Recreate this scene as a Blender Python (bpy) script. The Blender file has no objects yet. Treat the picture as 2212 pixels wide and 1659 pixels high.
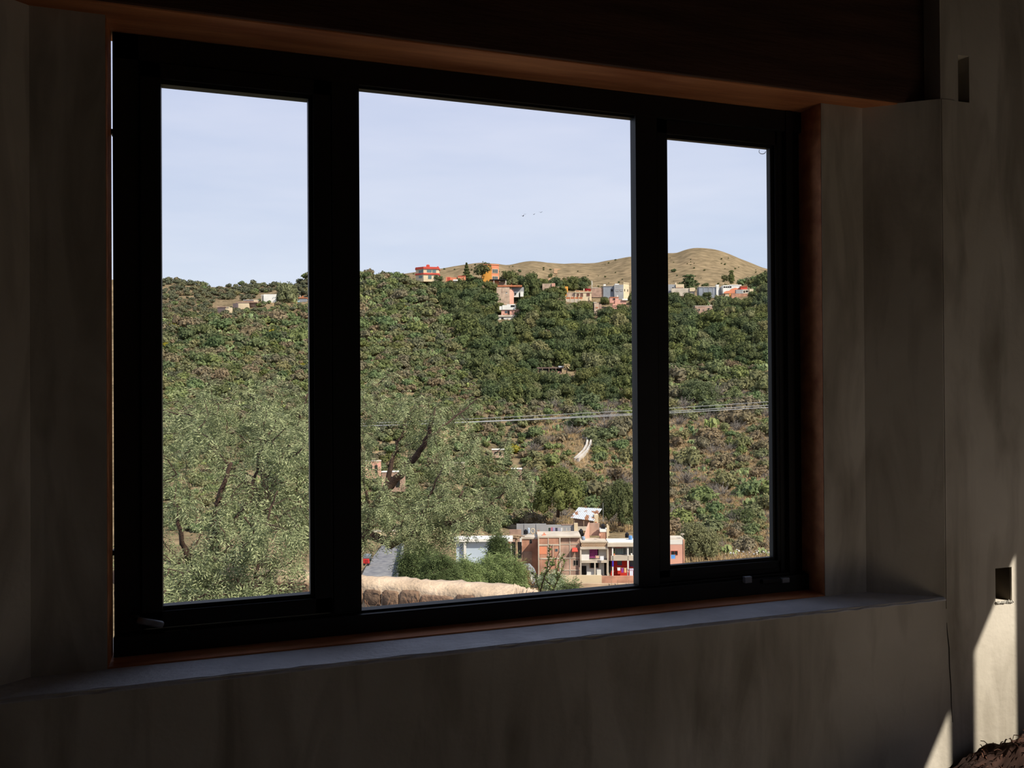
import bpy, bmesh, math, random
import numpy as np
from mathutils import Vector, Matrix
random.seed(7); rng = np.random.default_rng(7)
C = bpy.context.scene.collection
S = bpy.context.scene

# ------------------------------------------------------------------ camera, world, sun, exposure
yaw, pit, rol, FP = math.radians(18.93346), math.radians(.3585), math.radians(-.36616), 1854.08
fw = np.array([math.sin(yaw)*math.cos(pit), math.cos(yaw)*math.cos(pit), math.sin(pit)])
r0 = np.array([math.cos(yaw), -math.sin(yaw), 0.]); u0_ = np.cross(r0, fw)
RV = r0*math.cos(rol)+u0_*math.sin(rol); UV = -r0*math.sin(rol)+u0_*math.cos(rol)
FH = np.array([math.sin(yaw), math.cos(yaw), 0.])
cam = bpy.data.cameras.new('camera'); co = bpy.data.objects.new('camera', cam); C.objects.link(co)
cam.sensor_width = 36; cam.lens = FP/2212*36; cam.clip_start = .02; cam.clip_end = 6000
m = Matrix.Identity(4)
for i in range(3):
    m[i][0] = RV[i]; m[i][1] = UV[i]; m[i][2] = -fw[i]
co.matrix_world = m
S.camera = co
S.view_settings.view_transform = 'Standard'; S.view_settings.look = 'None'
S.view_settings.exposure = 0; S.view_settings.gamma = 1; S.view_settings.use_curve_mapping = False

W = bpy.data.worlds.new('sky'); S.world = W; W.use_nodes = True
nt = W.node_tree; nt.nodes.clear()
def N(nt, t, **k):
    n = nt.nodes.new(t)
    for a, b in k.items(): setattr(n, a, b)
    return n
def ramp(nt, stops):
    n = N(nt, 'ShaderNodeValToRGB'); e = n.color_ramp.elements
    while len(e) < len(stops): e.new(.5)
    for el, (p, c) in zip(e, stops): el.position = p; el.color = (*c, 1)
    return n
tc = N(nt, 'ShaderNodeTexCoord'); sp = N(nt, 'ShaderNodeSeparateXYZ')
nt.links.new(tc.outputs['Generated'], sp.inputs[0])
rp = ramp(nt, [(0, (.68, .75, .88)), (.12, (.69, .765, .905)), (.34, (.65, .70, .885)), (1, (.38, .49, .78))])
nt.links.new(sp.outputs['Z'], rp.inputs[0])
mp = N(nt, 'ShaderNodeMapping'); mp.inputs['Scale'].default_value = (1.6, 1.6, 9); mp.inputs['Rotation'].default_value = (0, .1, 0)
nt.links.new(tc.outputs['Generated'], mp.inputs[0])
nz = N(nt, 'ShaderNodeTexNoise'); nz.inputs['Scale'].default_value = 1.5; nz.inputs['Detail'].default_value = 5; nz.inputs['Roughness'].default_value = .55
nt.links.new(mp.outputs[0], nz.inputs['Vector'])
cr = ramp(nt, [(.35, (.90, .93, .97)), (.68, (1.07, 1.05, 1.03))])
nt.links.new(nz.outputs['Fac'], cr.inputs[0])
mx = N(nt, 'ShaderNodeMix', data_type='RGBA', blend_type='MULTIPLY'); mx.inputs['Factor'].default_value = 1
nt.links.new(rp.outputs[0], mx.inputs['A']); nt.links.new(cr.outputs[0], mx.inputs['B'])
bg = N(nt, 'ShaderNodeBackground'); bg.inputs['Strength'].default_value = 1.0
wo = N(nt, 'ShaderNodeOutputWorld')
nt.links.new(mx.outputs['Result'], bg.inputs[0]); nt.links.new(bg.outputs[0], wo.inputs[0])

SD = Vector((-1, 1.5, -1.7)).normalized()            # the way sunlight travels
sl = bpy.data.lights.new('sun', 'SUN'); so = bpy.data.objects.new('sun', sl); C.objects.link(so)
sl.energy = 6.6; sl.color = (1, .92, .79); sl.angle = .011
so.rotation_euler = SD.to_track_quat('-Z', 'Y').to_euler(); so.location = (6, -8, 12)

# ------------------------------------------------------------------ helpers
def ray(u, v): return fw+(u-1106)/FP*RV-(v-829.5)/FP*UV
def loc(u, v, d): return ray(u, v)*d                   # point seen at photo position u, v at depth d
def onY(u, v, y): a = ray(u, v); return a*(y/a[1])
def onZ(u, v, z): a = ray(u, v); return a*(z/a[2])
MATS = {}
def mat(name, col, rough=.85, var=.15, scale=3., col2=None, bump=0., metal=0., obj_var=0., stretch=(1, 1, 1), detail=5, spec=.3, bscale=None, bdist=.02, lo=.35, hi=.68):
    if name in MATS: return MATS[name]
    M = bpy.data.materials.new(name); MATS[name] = M; M.use_nodes = True
    t = M.node_tree; b = t.nodes['Principled BSDF']
    b.inputs['Roughness'].default_value = rough; b.inputs['Metallic'].default_value = metal
    b.inputs['Specular IOR Level'].default_value = spec
    tc = N(t, 'ShaderNodeTexCoord'); mp = N(t, 'ShaderNodeMapping'); mp.inputs['Scale'].default_value = stretch
    t.links.new(tc.outputs['Object'], mp.inputs[0])
    nz = N(t, 'ShaderNodeTexNoise'); nz.inputs['Scale'].default_value = scale; nz.inputs['Detail'].default_value = detail
    t.links.new(mp.outputs[0], nz.inputs['Vector'])
    c2 = col2 or tuple(min(1, c*(1+var)) for c in col); c1 = col if col2 else tuple(c*(1-var) for c in col)
    rp = ramp(t, [(lo, c1), (hi, c2)]); t.links.new(nz.outputs['Fac'], rp.inputs[0])
    out = rp.outputs[0]
    if obj_var:
        oi = N(t, 'ShaderNodeObjectInfo'); hs = N(t, 'ShaderNodeHueSaturation')
        mr = N(t, 'ShaderNodeMapRange'); mr.inputs['To Min'].default_value = 1-obj_var; mr.inputs['To Max'].default_value = 1+obj_var
        t.links.new(oi.outputs['Random'], mr.inputs[0]); t.links.new(mr.outputs[0], hs.inputs['Value'])
        t.links.new(out, hs.inputs['Color']); out = hs.outputs[0]
    t.links.new(out, b.inputs['Base Color'])
    if bump:
        n2 = N(t, 'ShaderNodeTexNoise'); n2.inputs['Scale'].default_value = bscale or scale*6; n2.inputs['Detail'].default_value = 6
        t.links.new(mp.outputs[0], n2.inputs['Vector'])
        bp = N(t, 'ShaderNodeBump'); bp.inputs['Strength'].default_value = bump; bp.inputs['Distance'].default_value = bdist
        t.links.new(n2.outputs['Fac'], bp.inputs['Height']); t.links.new(bp.outputs[0], b.inputs['Normal'])
    return M
def leafmat(name, c1, c2, objs=None, trans=.25, hue=.02):
    """leaves: colour differs leaf by leaf and plant by plant; a little light passes through"""
    if name in MATS: return MATS[name]
    M = bpy.data.materials.new(name); MATS[name] = M; M.use_nodes = True
    t = M.node_tree; t.nodes.clear()
    ge = N(t, 'ShaderNodeNewGeometry'); rp = ramp(t, [(0, c1), (1, c2)])
    t.links.new(ge.outputs['Random Per Island'], rp.inputs[0]); out = rp.outputs[0]
    oi = N(t, 'ShaderNodeObjectInfo')
    if objs:
        r2 = ramp(t, [(i/(len(objs)-1), c) for i, c in enumerate(objs)])
        t.links.new(oi.outputs['Random'], r2.inputs[0])
        mx = N(t, 'ShaderNodeMix', data_type='RGBA', blend_type='MULTIPLY'); mx.inputs['Factor'].default_value = 1
        t.links.new(out, mx.inputs['A']); t.links.new(r2.outputs[0], mx.inputs['B']); out = mx.outputs['Result']
    d = N(t, 'ShaderNodeBsdfDiffuse'); tr = N(t, 'ShaderNodeBsdfTranslucent'); ms = N(t, 'ShaderNodeMixShader'); ms.inputs[0].default_value = trans
    t.links.new(out, d.inputs[0]); t.links.new(out, tr.inputs[0])
    t.links.new(d.outputs[0], ms.inputs[1]); t.links.new(tr.outputs[0], ms.inputs[2])
    o = N(t, 'ShaderNodeOutputMaterial'); t.links.new(ms.outputs[0], o.inputs[0])
    return M
def tag(o, label=None, cat=None, group=None, kind=None):
    if label: o['label'] = label
    if cat: o['category'] = cat
    if group: o['group'] = group
    if kind: o['kind'] = kind
    return o
def empty(name, p=(0, 0, 0), rz=0.):
    o = bpy.data.objects.new(name, None); C.objects.link(o); o.location = p; o.rotation_euler = (0, 0, rz); o.empty_display_size = .1
    return o
def link(name, me, M=None, parent=None):
    if M and not me.materials: me.materials.append(M)
    o = bpy.data.objects.new(name, me); C.objects.link(o)
    if parent: o.parent = parent
    return o
def mesh_np(name, V, F, smooth=False):
    V = np.asarray(V, np.float32); F = np.asarray(F, np.int32); k = F.shape[1]
    me = bpy.data.meshes.new(name); me.vertices.add(len(V)); me.vertices.foreach_set('co', V.ravel())
    me.loops.add(F.size); me.loops.foreach_set('vertex_index', F.ravel())
    me.polygons.add(len(F)); me.polygons.foreach_set('loop_start', np.arange(0, F.size, k, dtype=np.int32))
    me.update(calc_edges=True)
    if smooth: me.polygons.foreach_set('use_smooth', np.ones(len(F), bool))
    return me
class MB:
    def __init__(s): s.v = []; s.f = []
    def add(s, V, F):
        b = len(s.v); s.v += [tuple(map(float, p)) for p in V]; s.f += [tuple(i+b for i in f) for f in F]; return s
    def box(s, x0, x1, y0, y1, z0, z1):
        return s.add([(x0, y0, z0), (x1, y0, z0), (x1, y1, z0), (x0, y1, z0), (x0, y0, z1), (x1, y0, z1), (x1, y1, z1), (x0, y1, z1)],
                     [(0, 3, 2, 1), (4, 5, 6, 7), (0, 1, 5, 4), (1, 2, 6, 5), (2, 3, 7, 6), (3, 0, 4, 7)])
    def prism(s, P, z0, z1):
        n = len(P); a = sum(P[i][0]*P[(i+1) % n][1]-P[(i+1) % n][0]*P[i][1] for i in range(n))
        if a < 0: P = P[::-1]
        f = [tuple(range(n-1, -1, -1)), tuple(range(n, 2*n))]+[(i, (i+1) % n, n+(i+1) % n, n+i) for i in range(n)]
        return s.add([(x, y, z0) for x, y in P]+[(x, y, z1) for x, y in P], f)
    def tube(s, pts, r, n=6, cap=True):
        pts = [Vector(p) for p in pts]; rs = [float(x) for x in r] if hasattr(r, "__len__") else [float(r)]*len(pts); V = []; F = []
        for i, p in enumerate(pts):
            d = (pts[min(i+1, len(pts)-1)]-pts[max(i-1, 0)]).normalized()
            a = d.orthogonal().normalized() if abs(d.z) > .98 else d.cross(Vector((0, 0, 1))).normalized(); b = d.cross(a)
            V += [p+rs[i]*(a*math.cos(2*math.pi*k/n)+b*math.sin(2*math.pi*k/n)) for k in range(n)]
        for i in range(len(pts)-1):
            F += [(i*n+k, i*n+(k+1) % n, (i+1)*n+(k+1) % n, (i+1)*n+k) for k in range(n)]
        if cap: F += [tuple(range(n-1, -1, -1)), tuple(range((len(pts)-1)*n, len(pts)*n))]
        return s.add(V, F)
    def cyl(s, x, y, z0, z1, r, n=14, r2=None): return s.tube([(x, y, z0), (x, y, z1)], [r, r if r2 is None else r2], n)
    def lathe(s, x, y, prof, n=14):
        V = [(x+r*math.cos(2*math.pi*k/n), y+r*math.sin(2*math.pi*k/n), z) for r, z in prof for k in range(n)]
        F = [(i*n+k, i*n+(k+1) % n, (i+1)*n+(k+1) % n, (i+1)*n+k) for i in range(len(prof)-1) for k in range(n)]
        F += [tuple(range(n-1, -1, -1)), tuple(range((len(prof)-1)*n, len(prof)*n))]
        return s.add(V, F)
    def build(s, name, M, parent=None, bevel=0., smooth=False):
        me = bpy.data.meshes.new(name); me.from_pydata(s.v, [], s.f); me.update()
        if bevel or True:
            bm = bmesh.new(); bm.from_mesh(me); bmesh.ops.recalc_face_normals(bm, faces=bm.faces)
            if bevel: bmesh.ops.bevel(bm, geom=bm.edges[:], offset=bevel, segments=2, affect='EDGES', profile=.6)
            bm.to_mesh(me); bm.free()
        if smooth: me.polygons.foreach_set('use_smooth', np.ones(len(me.polygons), bool))
        return link(name, me, M, parent)
def blob(r=1., sub=2, jit=.2, sq=(1, 1, 1), seed=0):
    bm = bmesh.new(); bmesh.ops.create_icosphere(bm, subdivisions=sub, radius=r)
    g = random.Random(seed)
    for v in bm.verts:
        k = 1+g.uniform(-jit, jit); v.co = Vector((v.co.x*k*sq[0], v.co.y*k*sq[1], v.co.z*k*sq[2]))
    V = [tuple(v.co) for v in bm.verts]; F = [tuple(x.index for x in f.verts) for f in bm.faces]; bm.free()
    return V, F

# ------------------------------------------------------------------ the room
plaster = mat('grey_plaster', (.47, .425, .35), .93, 0, 1.7, (.72, .665, .575), bump=.25, bscale=45, detail=8, bdist=.006, lo=.30, hi=.72)
def streaks(M, lo=.60):
    """old vertical water runs in the plaster"""
    t = M.node_tree; b = t.nodes['Principled BSDF']; src = b.inputs['Base Color'].links[0].from_socket
    tc = N(t, 'ShaderNodeTexCoord'); mp = N(t, 'ShaderNodeMapping'); mp.inputs['Scale'].default_value = (7, 7, 1.5); nz = N(t, 'ShaderNodeTexNoise'); nz.inputs['Scale'].default_value = 1.3; nz.inputs['Detail'].default_value = 8; nz.inputs['Distortion'].default_value = .6
    t.links.new(tc.outputs['Object'], mp.inputs[0]); t.links.new(mp.outputs[0], nz.inputs['Vector']); rp = ramp(t, [(.30, (lo, lo*.97, lo*.93)), (.55, (1, 1, 1))]); t.links.new(nz.outputs['Fac'], rp.inputs[0])
    mx = N(t, 'ShaderNodeMix', data_type='RGBA', blend_type='MULTIPLY'); mx.inputs['Factor'].default_value = 1
    t.links.new(src, mx.inputs['A']); t.links.new(rp.outputs[0], mx.inputs['B']); t.links.new(mx.outputs['Result'], b.inputs['Base Color'])
streaks(plaster)
plaster2 = mat('pale_plaster', (.36, .34, .30), .93, 0, 3.5, (.52, .50, .45), bump=.4, bscale=30, bdist=.01)
sillm = mat('sill_cement', (.50, .49, .50), .9, 0, 6, (.68, .67, .68), bump=.5, bscale=60, bdist=.008)
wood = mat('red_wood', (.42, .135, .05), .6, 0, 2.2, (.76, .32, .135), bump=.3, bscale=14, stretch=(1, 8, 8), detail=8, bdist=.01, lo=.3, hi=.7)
alu = mat('dark_aluminium', (.018, .017, .016), .5, .1, 8, spec=.22)
alu2 = mat('grey_metal', (.30, .31, .33), .45, .1, 20, metal=.2)
ZS, Y2, Y1, YF, ZL = -.665, 2.12, 2.26, 2.355, .91

sk = MB()   # the window wall, one shell of masonry round the opening
sk.prism([(1.822, Y1), (1.983, Y1), (2.165, Y2+.07), (3.1, Y2+.07), (3.1, 2.55), (1.87, 2.55), (1.87, 2.375), (1.822, 2.375)], ZS, ZL)
sk.prism([(1.983, Y1), (2.165, Y2), (2.165, Y2+.0705)], ZS, ZL)
ha = onY(2150, 1228, Y2); hb = onY(2186, 1298, Y2)
hx0, hx1, hz1, hz0 = ha[0], hb[0], ha[2], hb[2]
sa = onY(2069, 118, Y2); sb = onY(2094, 222, Y2)
sx0, sx1, sz1, sz0 = sa[0], sb[0], sa[2], sb[2]
zb = -1.62
for b in ((2.165, hx0, zb, ZL), (hx1, 3.1, zb, ZL), (hx0, hx1, hz1, ZL), (hx0, hx1, zb, hz0)): sk.box(b[0], b[1], Y2, Y2+.07, b[2], b[3])
sk.prism([(-.252, Y1), (-.414, Y1), (-.594, Y2), (-2.6, Y2), (-2.6, 2.55), (-.31, 2.55), (-.31, 2.38), (-.252, 2.38)], ZS, ZL)
sk.box(-2.6, 2.165, Y2, 2.55, zb, ZS); sk.box(2.165, 3.1, Y2+.07, 2.55, zb, ZS)
sk.box(-2.6, -.75, Y2, 2.55, ZL, 1.55); sk.box(-.75, 2.165, 2.23, 2.55, ZL+.14, 1.55); sk.box(-.75, 2.165, 2.19, 2.23, 1.44, 1.55)
for b in ((2.165, sx0, ZL, 1.55), (sx1, 3.1, ZL, 1.55), (sx0, sx1, ZL, sz0), (sx0, sx1, sz1, 1.55)): sk.box(b[0], b[1], Y2, Y2+.09, b[2], b[3])
sk.box(2.165, 3.1, Y2+.09, 2.55, ZL, 1.55)
wall = tag(sk.build('wall_front', plaster), kind='structure')
# rough sill skin
def rough_slab(name, poly, z0, z1, M, parent=None, n=90, amp=.0018, kind='structure'):
    """slab whose long front edge (first two points) is chipped"""
    (xa, ya), (xb, yb), (xc, yc), (xd, yd) = poly; V = []; F = []
    g = random.Random(3)
    for i in range(n+1):
        t = i/n; j = g.uniform(0, 1)**4*amp*3; q = g.uniform(-1, 1)*amp*.3
        fx, fy = xa+(xb-xa)*t, ya+(yb-ya)*t; bx, by = xd+(xc-xd)*t, yd+(yc-yd)*t
        V += [(fx, fy, z0), (fx, fy, z1-.006-j), (fx, fy+.006+j, z1+q), (bx, by, z1), (bx, by, z0)]
    for i in range(n):
        a = i*5; b = a+5
        F += [(a+k, b+k, b+(k+1) % 5, a+(k+1) % 5) for k in range(5)]
    F += [(0, 1, 2, 3, 4), tuple(n*5+k for k in (4, 3, 2, 1, 0))]
    o = MB().add(V, F).build(name, M, parent)
    if kind: o['kind'] = kind
    return o
rough_slab('trim_1', [(-.95, Y2-.004), (2.165, Y2-.004), (1.983, Y1+.02), (-.6, Y1+.02)], ZS-.008, ZS+.002, sillm)
tag(rough_slab('trim_2', [(-.30, 2.43), (1.87, 2.43), (1.87, 2.60), (-.30, 2.60)], ZS-.09, ZS-.025, plaster2, amp=.002))
# timber lintel and casing
lt = MB()
lt.box(-.75, 2.1649, 2.195, 2.43, ZL-.004, ZL+.52)
tag(lt.build('trim_3', wood, bevel=.006), kind='structure')
tag(MB().box(-.75, 2.1648, 2.183, 2.196, ZL, ZL+.52).build('lintel_shade_board', mat('shaded_lintel_front', (.060, .028, .018), .75, 0, 2.2, (.105, .05, .032), bump=.3, bscale=14, stretch=(1, 8, 8), bdist=.01), bevel=.003), kind='structure')  # added board; the shade on the lintel's front is put into its colour
cs = MB().box(-.252, 1.822, Y1+.002, 2.45, ZS-.004, ZS+.006); tag(cs.build('trim_4', wood), kind='structure')
cs = MB().box(-.262, -.2505, Y1+.002, 2.366, ZS+.006, ZL); tag(cs.build('trim_5', wood), kind='structure')
cs = MB().box(1.8205, 1.835, Y1+.002, 2.45, ZS+.006, ZL); tag(cs.build('trim_6', wood), kind='structure')
# rest of the room (outside the picture, but it shapes the light)
RI, RO = 3.10, 3.14
yA = Y2-1.5*(RI-2.457); yB = Y2-1.5*(RO-2.285); yC = Y2-1.5*(RI-2.177); zT = -.554+1.7*(RO-2.457)
fm = mat('floor_cement', (.54, .465, .365), .9, .2, 2)
tag(MB().box(-2.7, 3.14, -2.4, 2.12, -1.62, -1.55).build('floor', fm), kind='structure')
tag(MB().box(-2.7, 3.2, -2.4, 2.55, 1.55, 1.62).build('ceiling', mat('ceiling_wood', (.10, .06, .04), .8, .2, 3)), kind='structure')
w = MB().box(-2.7, -2.6, -2.4, 2.55, -1.62, 1.55); rawb = mat('raw_masonry', (.27, .235, .195), .95, .25, 3)
tag(w.build('wall_left', rawb), kind='structure')
w = MB().box(-2.7, 3.14, -2.5, -2.4, -1.62, 1.62); tag(w.build('wall_back', rawb), kind='structure')
w = MB().box(RI, RO, yA, 2.55, -1.62, 1.62).box(RI, RO, -2.5, -1.0, -1.62, 1.62).box(RI, RO, -1.0, yA, zT, 1.62)
tag(w.build('wall_right', plaster), kind='structure')
tag(MB().box(4.5, 4.7, -4.5, 2.55, -4.2, .72).build('screen_wall', rawb), kind='structure')  # unseen wall added outside the door to keep the upper room dark
tag(MB().box(3.14, 4.7, -4.5, 2.55, -1.75, -1.56).build('terrace_floor', fm), kind='structure')
d = tag(empty('door_1', (RI, yB, -1.55)), kind='structure')
MB().box(0, RO-RI, yC-yB, 0, 0, zT+1.55).build('post', alu, d)
# rubble heap under the box cut-out
heap = tag(empty('rubble_heap', (2.32, 1.86, -1.55)), 'dark reddish heap of rubble and straw on the floor in the right corner', 'rubble')
hm = mat('heap_earth', (.045, .022, .016), .95, .5, 9)
n = 90; V = []; F = []
for i in range(n+1):
    for j in range(n+1):
        x = -.55+1.3*i/n; y = -.40+.62*j/n
        e = max(0, 1-((x-.1)/.66)**2-((y-.05)/.42)**2)
        nz_ = math.sin(9*x+3*y)*.020+math.sin(23*x-11*y)*.012+random.uniform(-.007, .007)
        V.append((x, y, .43*e**.30+(nz_+.05*math.exp(-((x+.03)/.05)**2-((y-.1)/.1)**2)) * (e > .02)))
F = [(i*(n+1)+j, (i+1)*(n+1)+j, (i+1)*(n+1)+j+1, i*(n+1)+j+1) for i in range(n) for j in range(n)]
MB().add(V, F).build('mound', hm, heap, smooth=True)
fb = MB()
for k in range(1500):
    i = random.randrange(len(V)); p = Vector(V[i])
    if p.z < .12: continue
    q = p+Vector((random.uniform(-.028, .028), random.uniform(-.02, .02), random.uniform(-.004, .014)))
    fb.tube([p, (p+q)/2+Vector((0, 0, .005)), q], .0015, 3, False)
tag(fb.build('straw', mat('straw_red', (.10, .045, .028), .9, .5, 30), heap), kind='stuff')
rc = MB(); e_ = .004
for b in ((hx0-e_, hx1+e_, Y2+.069, Y2+.0715, hz0-e_, hz1+e_), (hx0-.001, hx0+.003, Y2+.006, Y2+.07, hz0, hz1), (hx1-.003, hx1+.001, Y2+.006, Y2+.07, hz0, hz1), (hx0, hx1, Y2+.006, Y2+.07, hz1-.003, hz1+.001)): rc.box(*b)
rc.build('recess_shade_liner', mat('recess_shade', (.07, .055, .04), .95, 0, 9, (.13, .10, .07)), wall)  # dark liner: the shade inside the cut-out is painted into its colour
MB().box(2.168, 2.222, Y2-.0022, Y2+.01, -.70, ZL).build('corner_bead', plaster, wall, bevel=.001)
ck = [onY(u, v, Y2-.0005) for u, v in ((2045, 1345), (2047, 1372), (2050, 1400), (2051, 1440), (2054, 1480), (2055, 1520), (2058, 1560))]
MB().tube([tuple(p) for p in ck], [.0006, .0014, .002, .0018, .0016, .0012, .0008], 5).build('crack', mat('crack_dark', (.05, .045, .04)), wall)
# chips of plaster at the cut-out
cb = MB()
for k in range(14):
    x = hx0+(hx1-hx0)*k/13; cb.add([(x+a*.004, Y2-.002+b*.004, hz0+c*.004+random.uniform(-.003, .003)) for a, b, c in blob(1, 1, .3, seed=k)[0]], blob(1, 1, .3, seed=k)[1])
cb.build('ragged_edge', plaster2, wall)

# ------------------------------------------------------------------ the window
win = tag(empty('window_1', (0, YF, ZS)), kind='structure')
oy, oz = YF, ZS
def wb(*bx):
    q = MB()
    for (x0, x1, y0, y1, z0, z1) in bx: q.box(x0, x1, y0-oy, y1-oy, z0-oz, z1-oz)
    return q
YB = 2.392
Lx0, Lx1, Lz1, Lz0 = -.0560*YB, .09775*YB, .3288*YB, -.2285*YB
Cx0, Cx1, Cz1, Cz0 = .1571*YF, .5070*YB, .3477*YB, -.2515*YB
Rx0, Rx1, Rz1, Rz0 = .5632*YF, .7147*YB, .3271*YB, -.2308*YB
fx0, fx1, fz0, fz1 = -.2465, 1.8195, ZS+.007, ZL-.006
gx = (fx0, -.182, .292, Cx0, Cx1, 1.289, 1.731)
stile = lambda nm, *b: wb(*b).build(nm, alu, win, bevel=.0015)
stile('frame_stile', (fx0, gx[1]-.003, YF, YB, fz0, fz1), (gx[1]-.004, gx[1]+.004, YF+.012, YB+.004, fz0, fz1))
stile('frame_stile', (1.735, 1.757, YF+.012, YB, fz0, fz1), (1.757, 1.782, YF-.004, YB, fz0, fz1), (1.782, fx1, YF+.014, YB, fz0, fz1))
stile('frame_rail', (fx0, fx1, YF, YB, .838, fz1))
stile('frame_rail', (fx0, fx1, YF-.02, YB, fz0, Cz0-.006), (fx0, fx1, YF, YB, Cz0-.006, Cz0), (1.28, 1.74, YF+.016, YB, Cz0, -.575))
stile('mullion', (.295, Cx0, YF, YB, Cz0, .838), (.288, .297, YF+.012, YB+.004, Cz0, .838)); stile('mullion', (Cx1, 1.285, YF, YB, Cz0, .838), (1.283, 1.293, YF+.012, YB+.004, Cz0, .838))
def glassmat():
    M = bpy.data.materials.new('window_glass'); M.use_nodes = True; t = M.node_tree; t.nodes.clear()
    a = N(t, 'ShaderNodeBsdfTransparent'); a.inputs[0].default_value = (.985, .99, .99, 1)
    g = N(t, 'ShaderNodeBsdfGlossy'); g.inputs['Roughness'].default_value = .02
    f = N(t, 'ShaderNodeFresnel'); f.inputs['IOR'].default_value = 1.10
    mixs = N(t, 'ShaderNodeMixShader'); o = N(t, 'ShaderNodeOutputMaterial')
    t.links.new(f.outputs[0], mixs.inputs[0]); t.links.new(a.outputs[0], mixs.inputs[1]); t.links.new(g.outputs[0], mixs.inputs[2]); t.links.new(mixs.outputs[0], o.inputs[0])
    return M
gm = glassmat()
def pane(x0, x1, z0, z1, par, y=2.378): wb((x0-.008, x1+.008, y, y+.004, z0-.008, z1+.008)).build('pane', gm, par)
wb((Cx0, Cx1, YF+.012, YB, Cz1, .838)).build('glazing_bead', alu, win)
pane(Cx0, Cx1, Cz0, Cz1, win)
def sash(x0, x1, z0, z1, ox0, ox1, oz0, oz1, y):
    s = wb((x0, ox0, y, YB, z0, z1), (ox1+.012, x1, y, YB, z0, z1), (x0, x1, y, YB, z0, oz0-.010), (x0, x1, y, YB, oz1+.010, z1)).build('sash', alu, win, bevel=.0015)
    wb((ox0, ox1+.012, y+.012, YB, oz0-.010, oz0), (ox0, ox1+.012, y+.012, YB, oz1, oz1+.010), (ox1, ox1+.012, y+.010, YB, oz0, oz1)).build('glazing_bead', alu, s)
    pane(ox0, ox1, oz0, oz1, s); return s
s1 = sash(gx[1], gx[2], Cz0+.004, .836, Lx0, Lx1, Lz0, Lz1, YF-.006)
s2 = sash(gx[5], gx[6], -.586, .836, Rx0, Rx1, Rz0, Rz1, YF+.008)
# lever handle on the left sash
hp = onY(298, 1337, YF-.03); hq = onY(354, 1350, YF-.05)
h = MB().tube([(hp[0]-.012, YF-oy, hp[2]-oz+.004), (hp[0]-.008, -.03, hp[2]-oz+.008), (hp[0], -.042, hp[2]-oz+.002)], [.008, .008, .007], 10)
h.build('handle_neck', alu, s1, smooth=True)
h = MB(); a = Vector((hp[0], -.042, hp[2]-oz)); b = Vector((hq[0], -.05, hq[2]-oz)); P = []
for t, r in ((0, .0078), (.3, .0082), (.7, .0086), (.92, .0084), (.98, .006), (1, .001)): P.append((a.lerp(b, t), r))
h.tube([p for p, _ in P], [r for _, r in P], 10); h.build('handle_lever', alu2, s1, smooth=True)
k0 = onY(355, 1372, YF-.03); wb((k0[0], k0[0]+.055, YF-.03, YF-.02, k0[2]-.008, k0[2]+.008)).build('stay_bracket', alu, s1)
# friction stay and bracket on the right of the lower rail
k1 = onY(1617, 1253, YF-.035)
wb((k1[0]-.012, k1[0]+.014, YF-.034, YF-.02, k1[2]-.010, k1[2]+.010)).build('stay_keeper', alu2, s2, bevel=.002)
k2 = onY(1690, 1256, YF-.035); k3 = onY(1655, 1258, YF-.035)
wb((k3[0]-.008, k2[0]+.01, YF-.03, YF-.02, k3[2]-.006, k3[2]+.007)).build('stay_arm', alu, s2, bevel=.002)
wb((k2[0], k2[0]+.028, YF-.036, YF-.02, k2[2]-.006, k2[2]+.010)).build('stay_plate', alu2, s2, bevel=.003)
for v in (283, 1195):
    z = onY(242, v, YF)[2]; wb((-.2505, fx0+.001, YF+.002, YF+.03, z-.006, z+.006)).build('fixing_clip', alu, win)
# strip of loose tape at the corner of the right pane
tp = onY(1652, 326, 2.388); pts = []
for k in range(15):
    a_ = -.4+k/14*3.6; pts.append((tp[0]-.012-.011*math.cos(a_*1.1-.3)+.001*k*.3, 2.388-oy, tp[2]-oz-.002-.009*math.sin(a_)))
MB().tube(pts, .0011, 4).build('tape_strip', mat('clear_tape', (.6, .62, .64), .3), s2)

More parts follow.
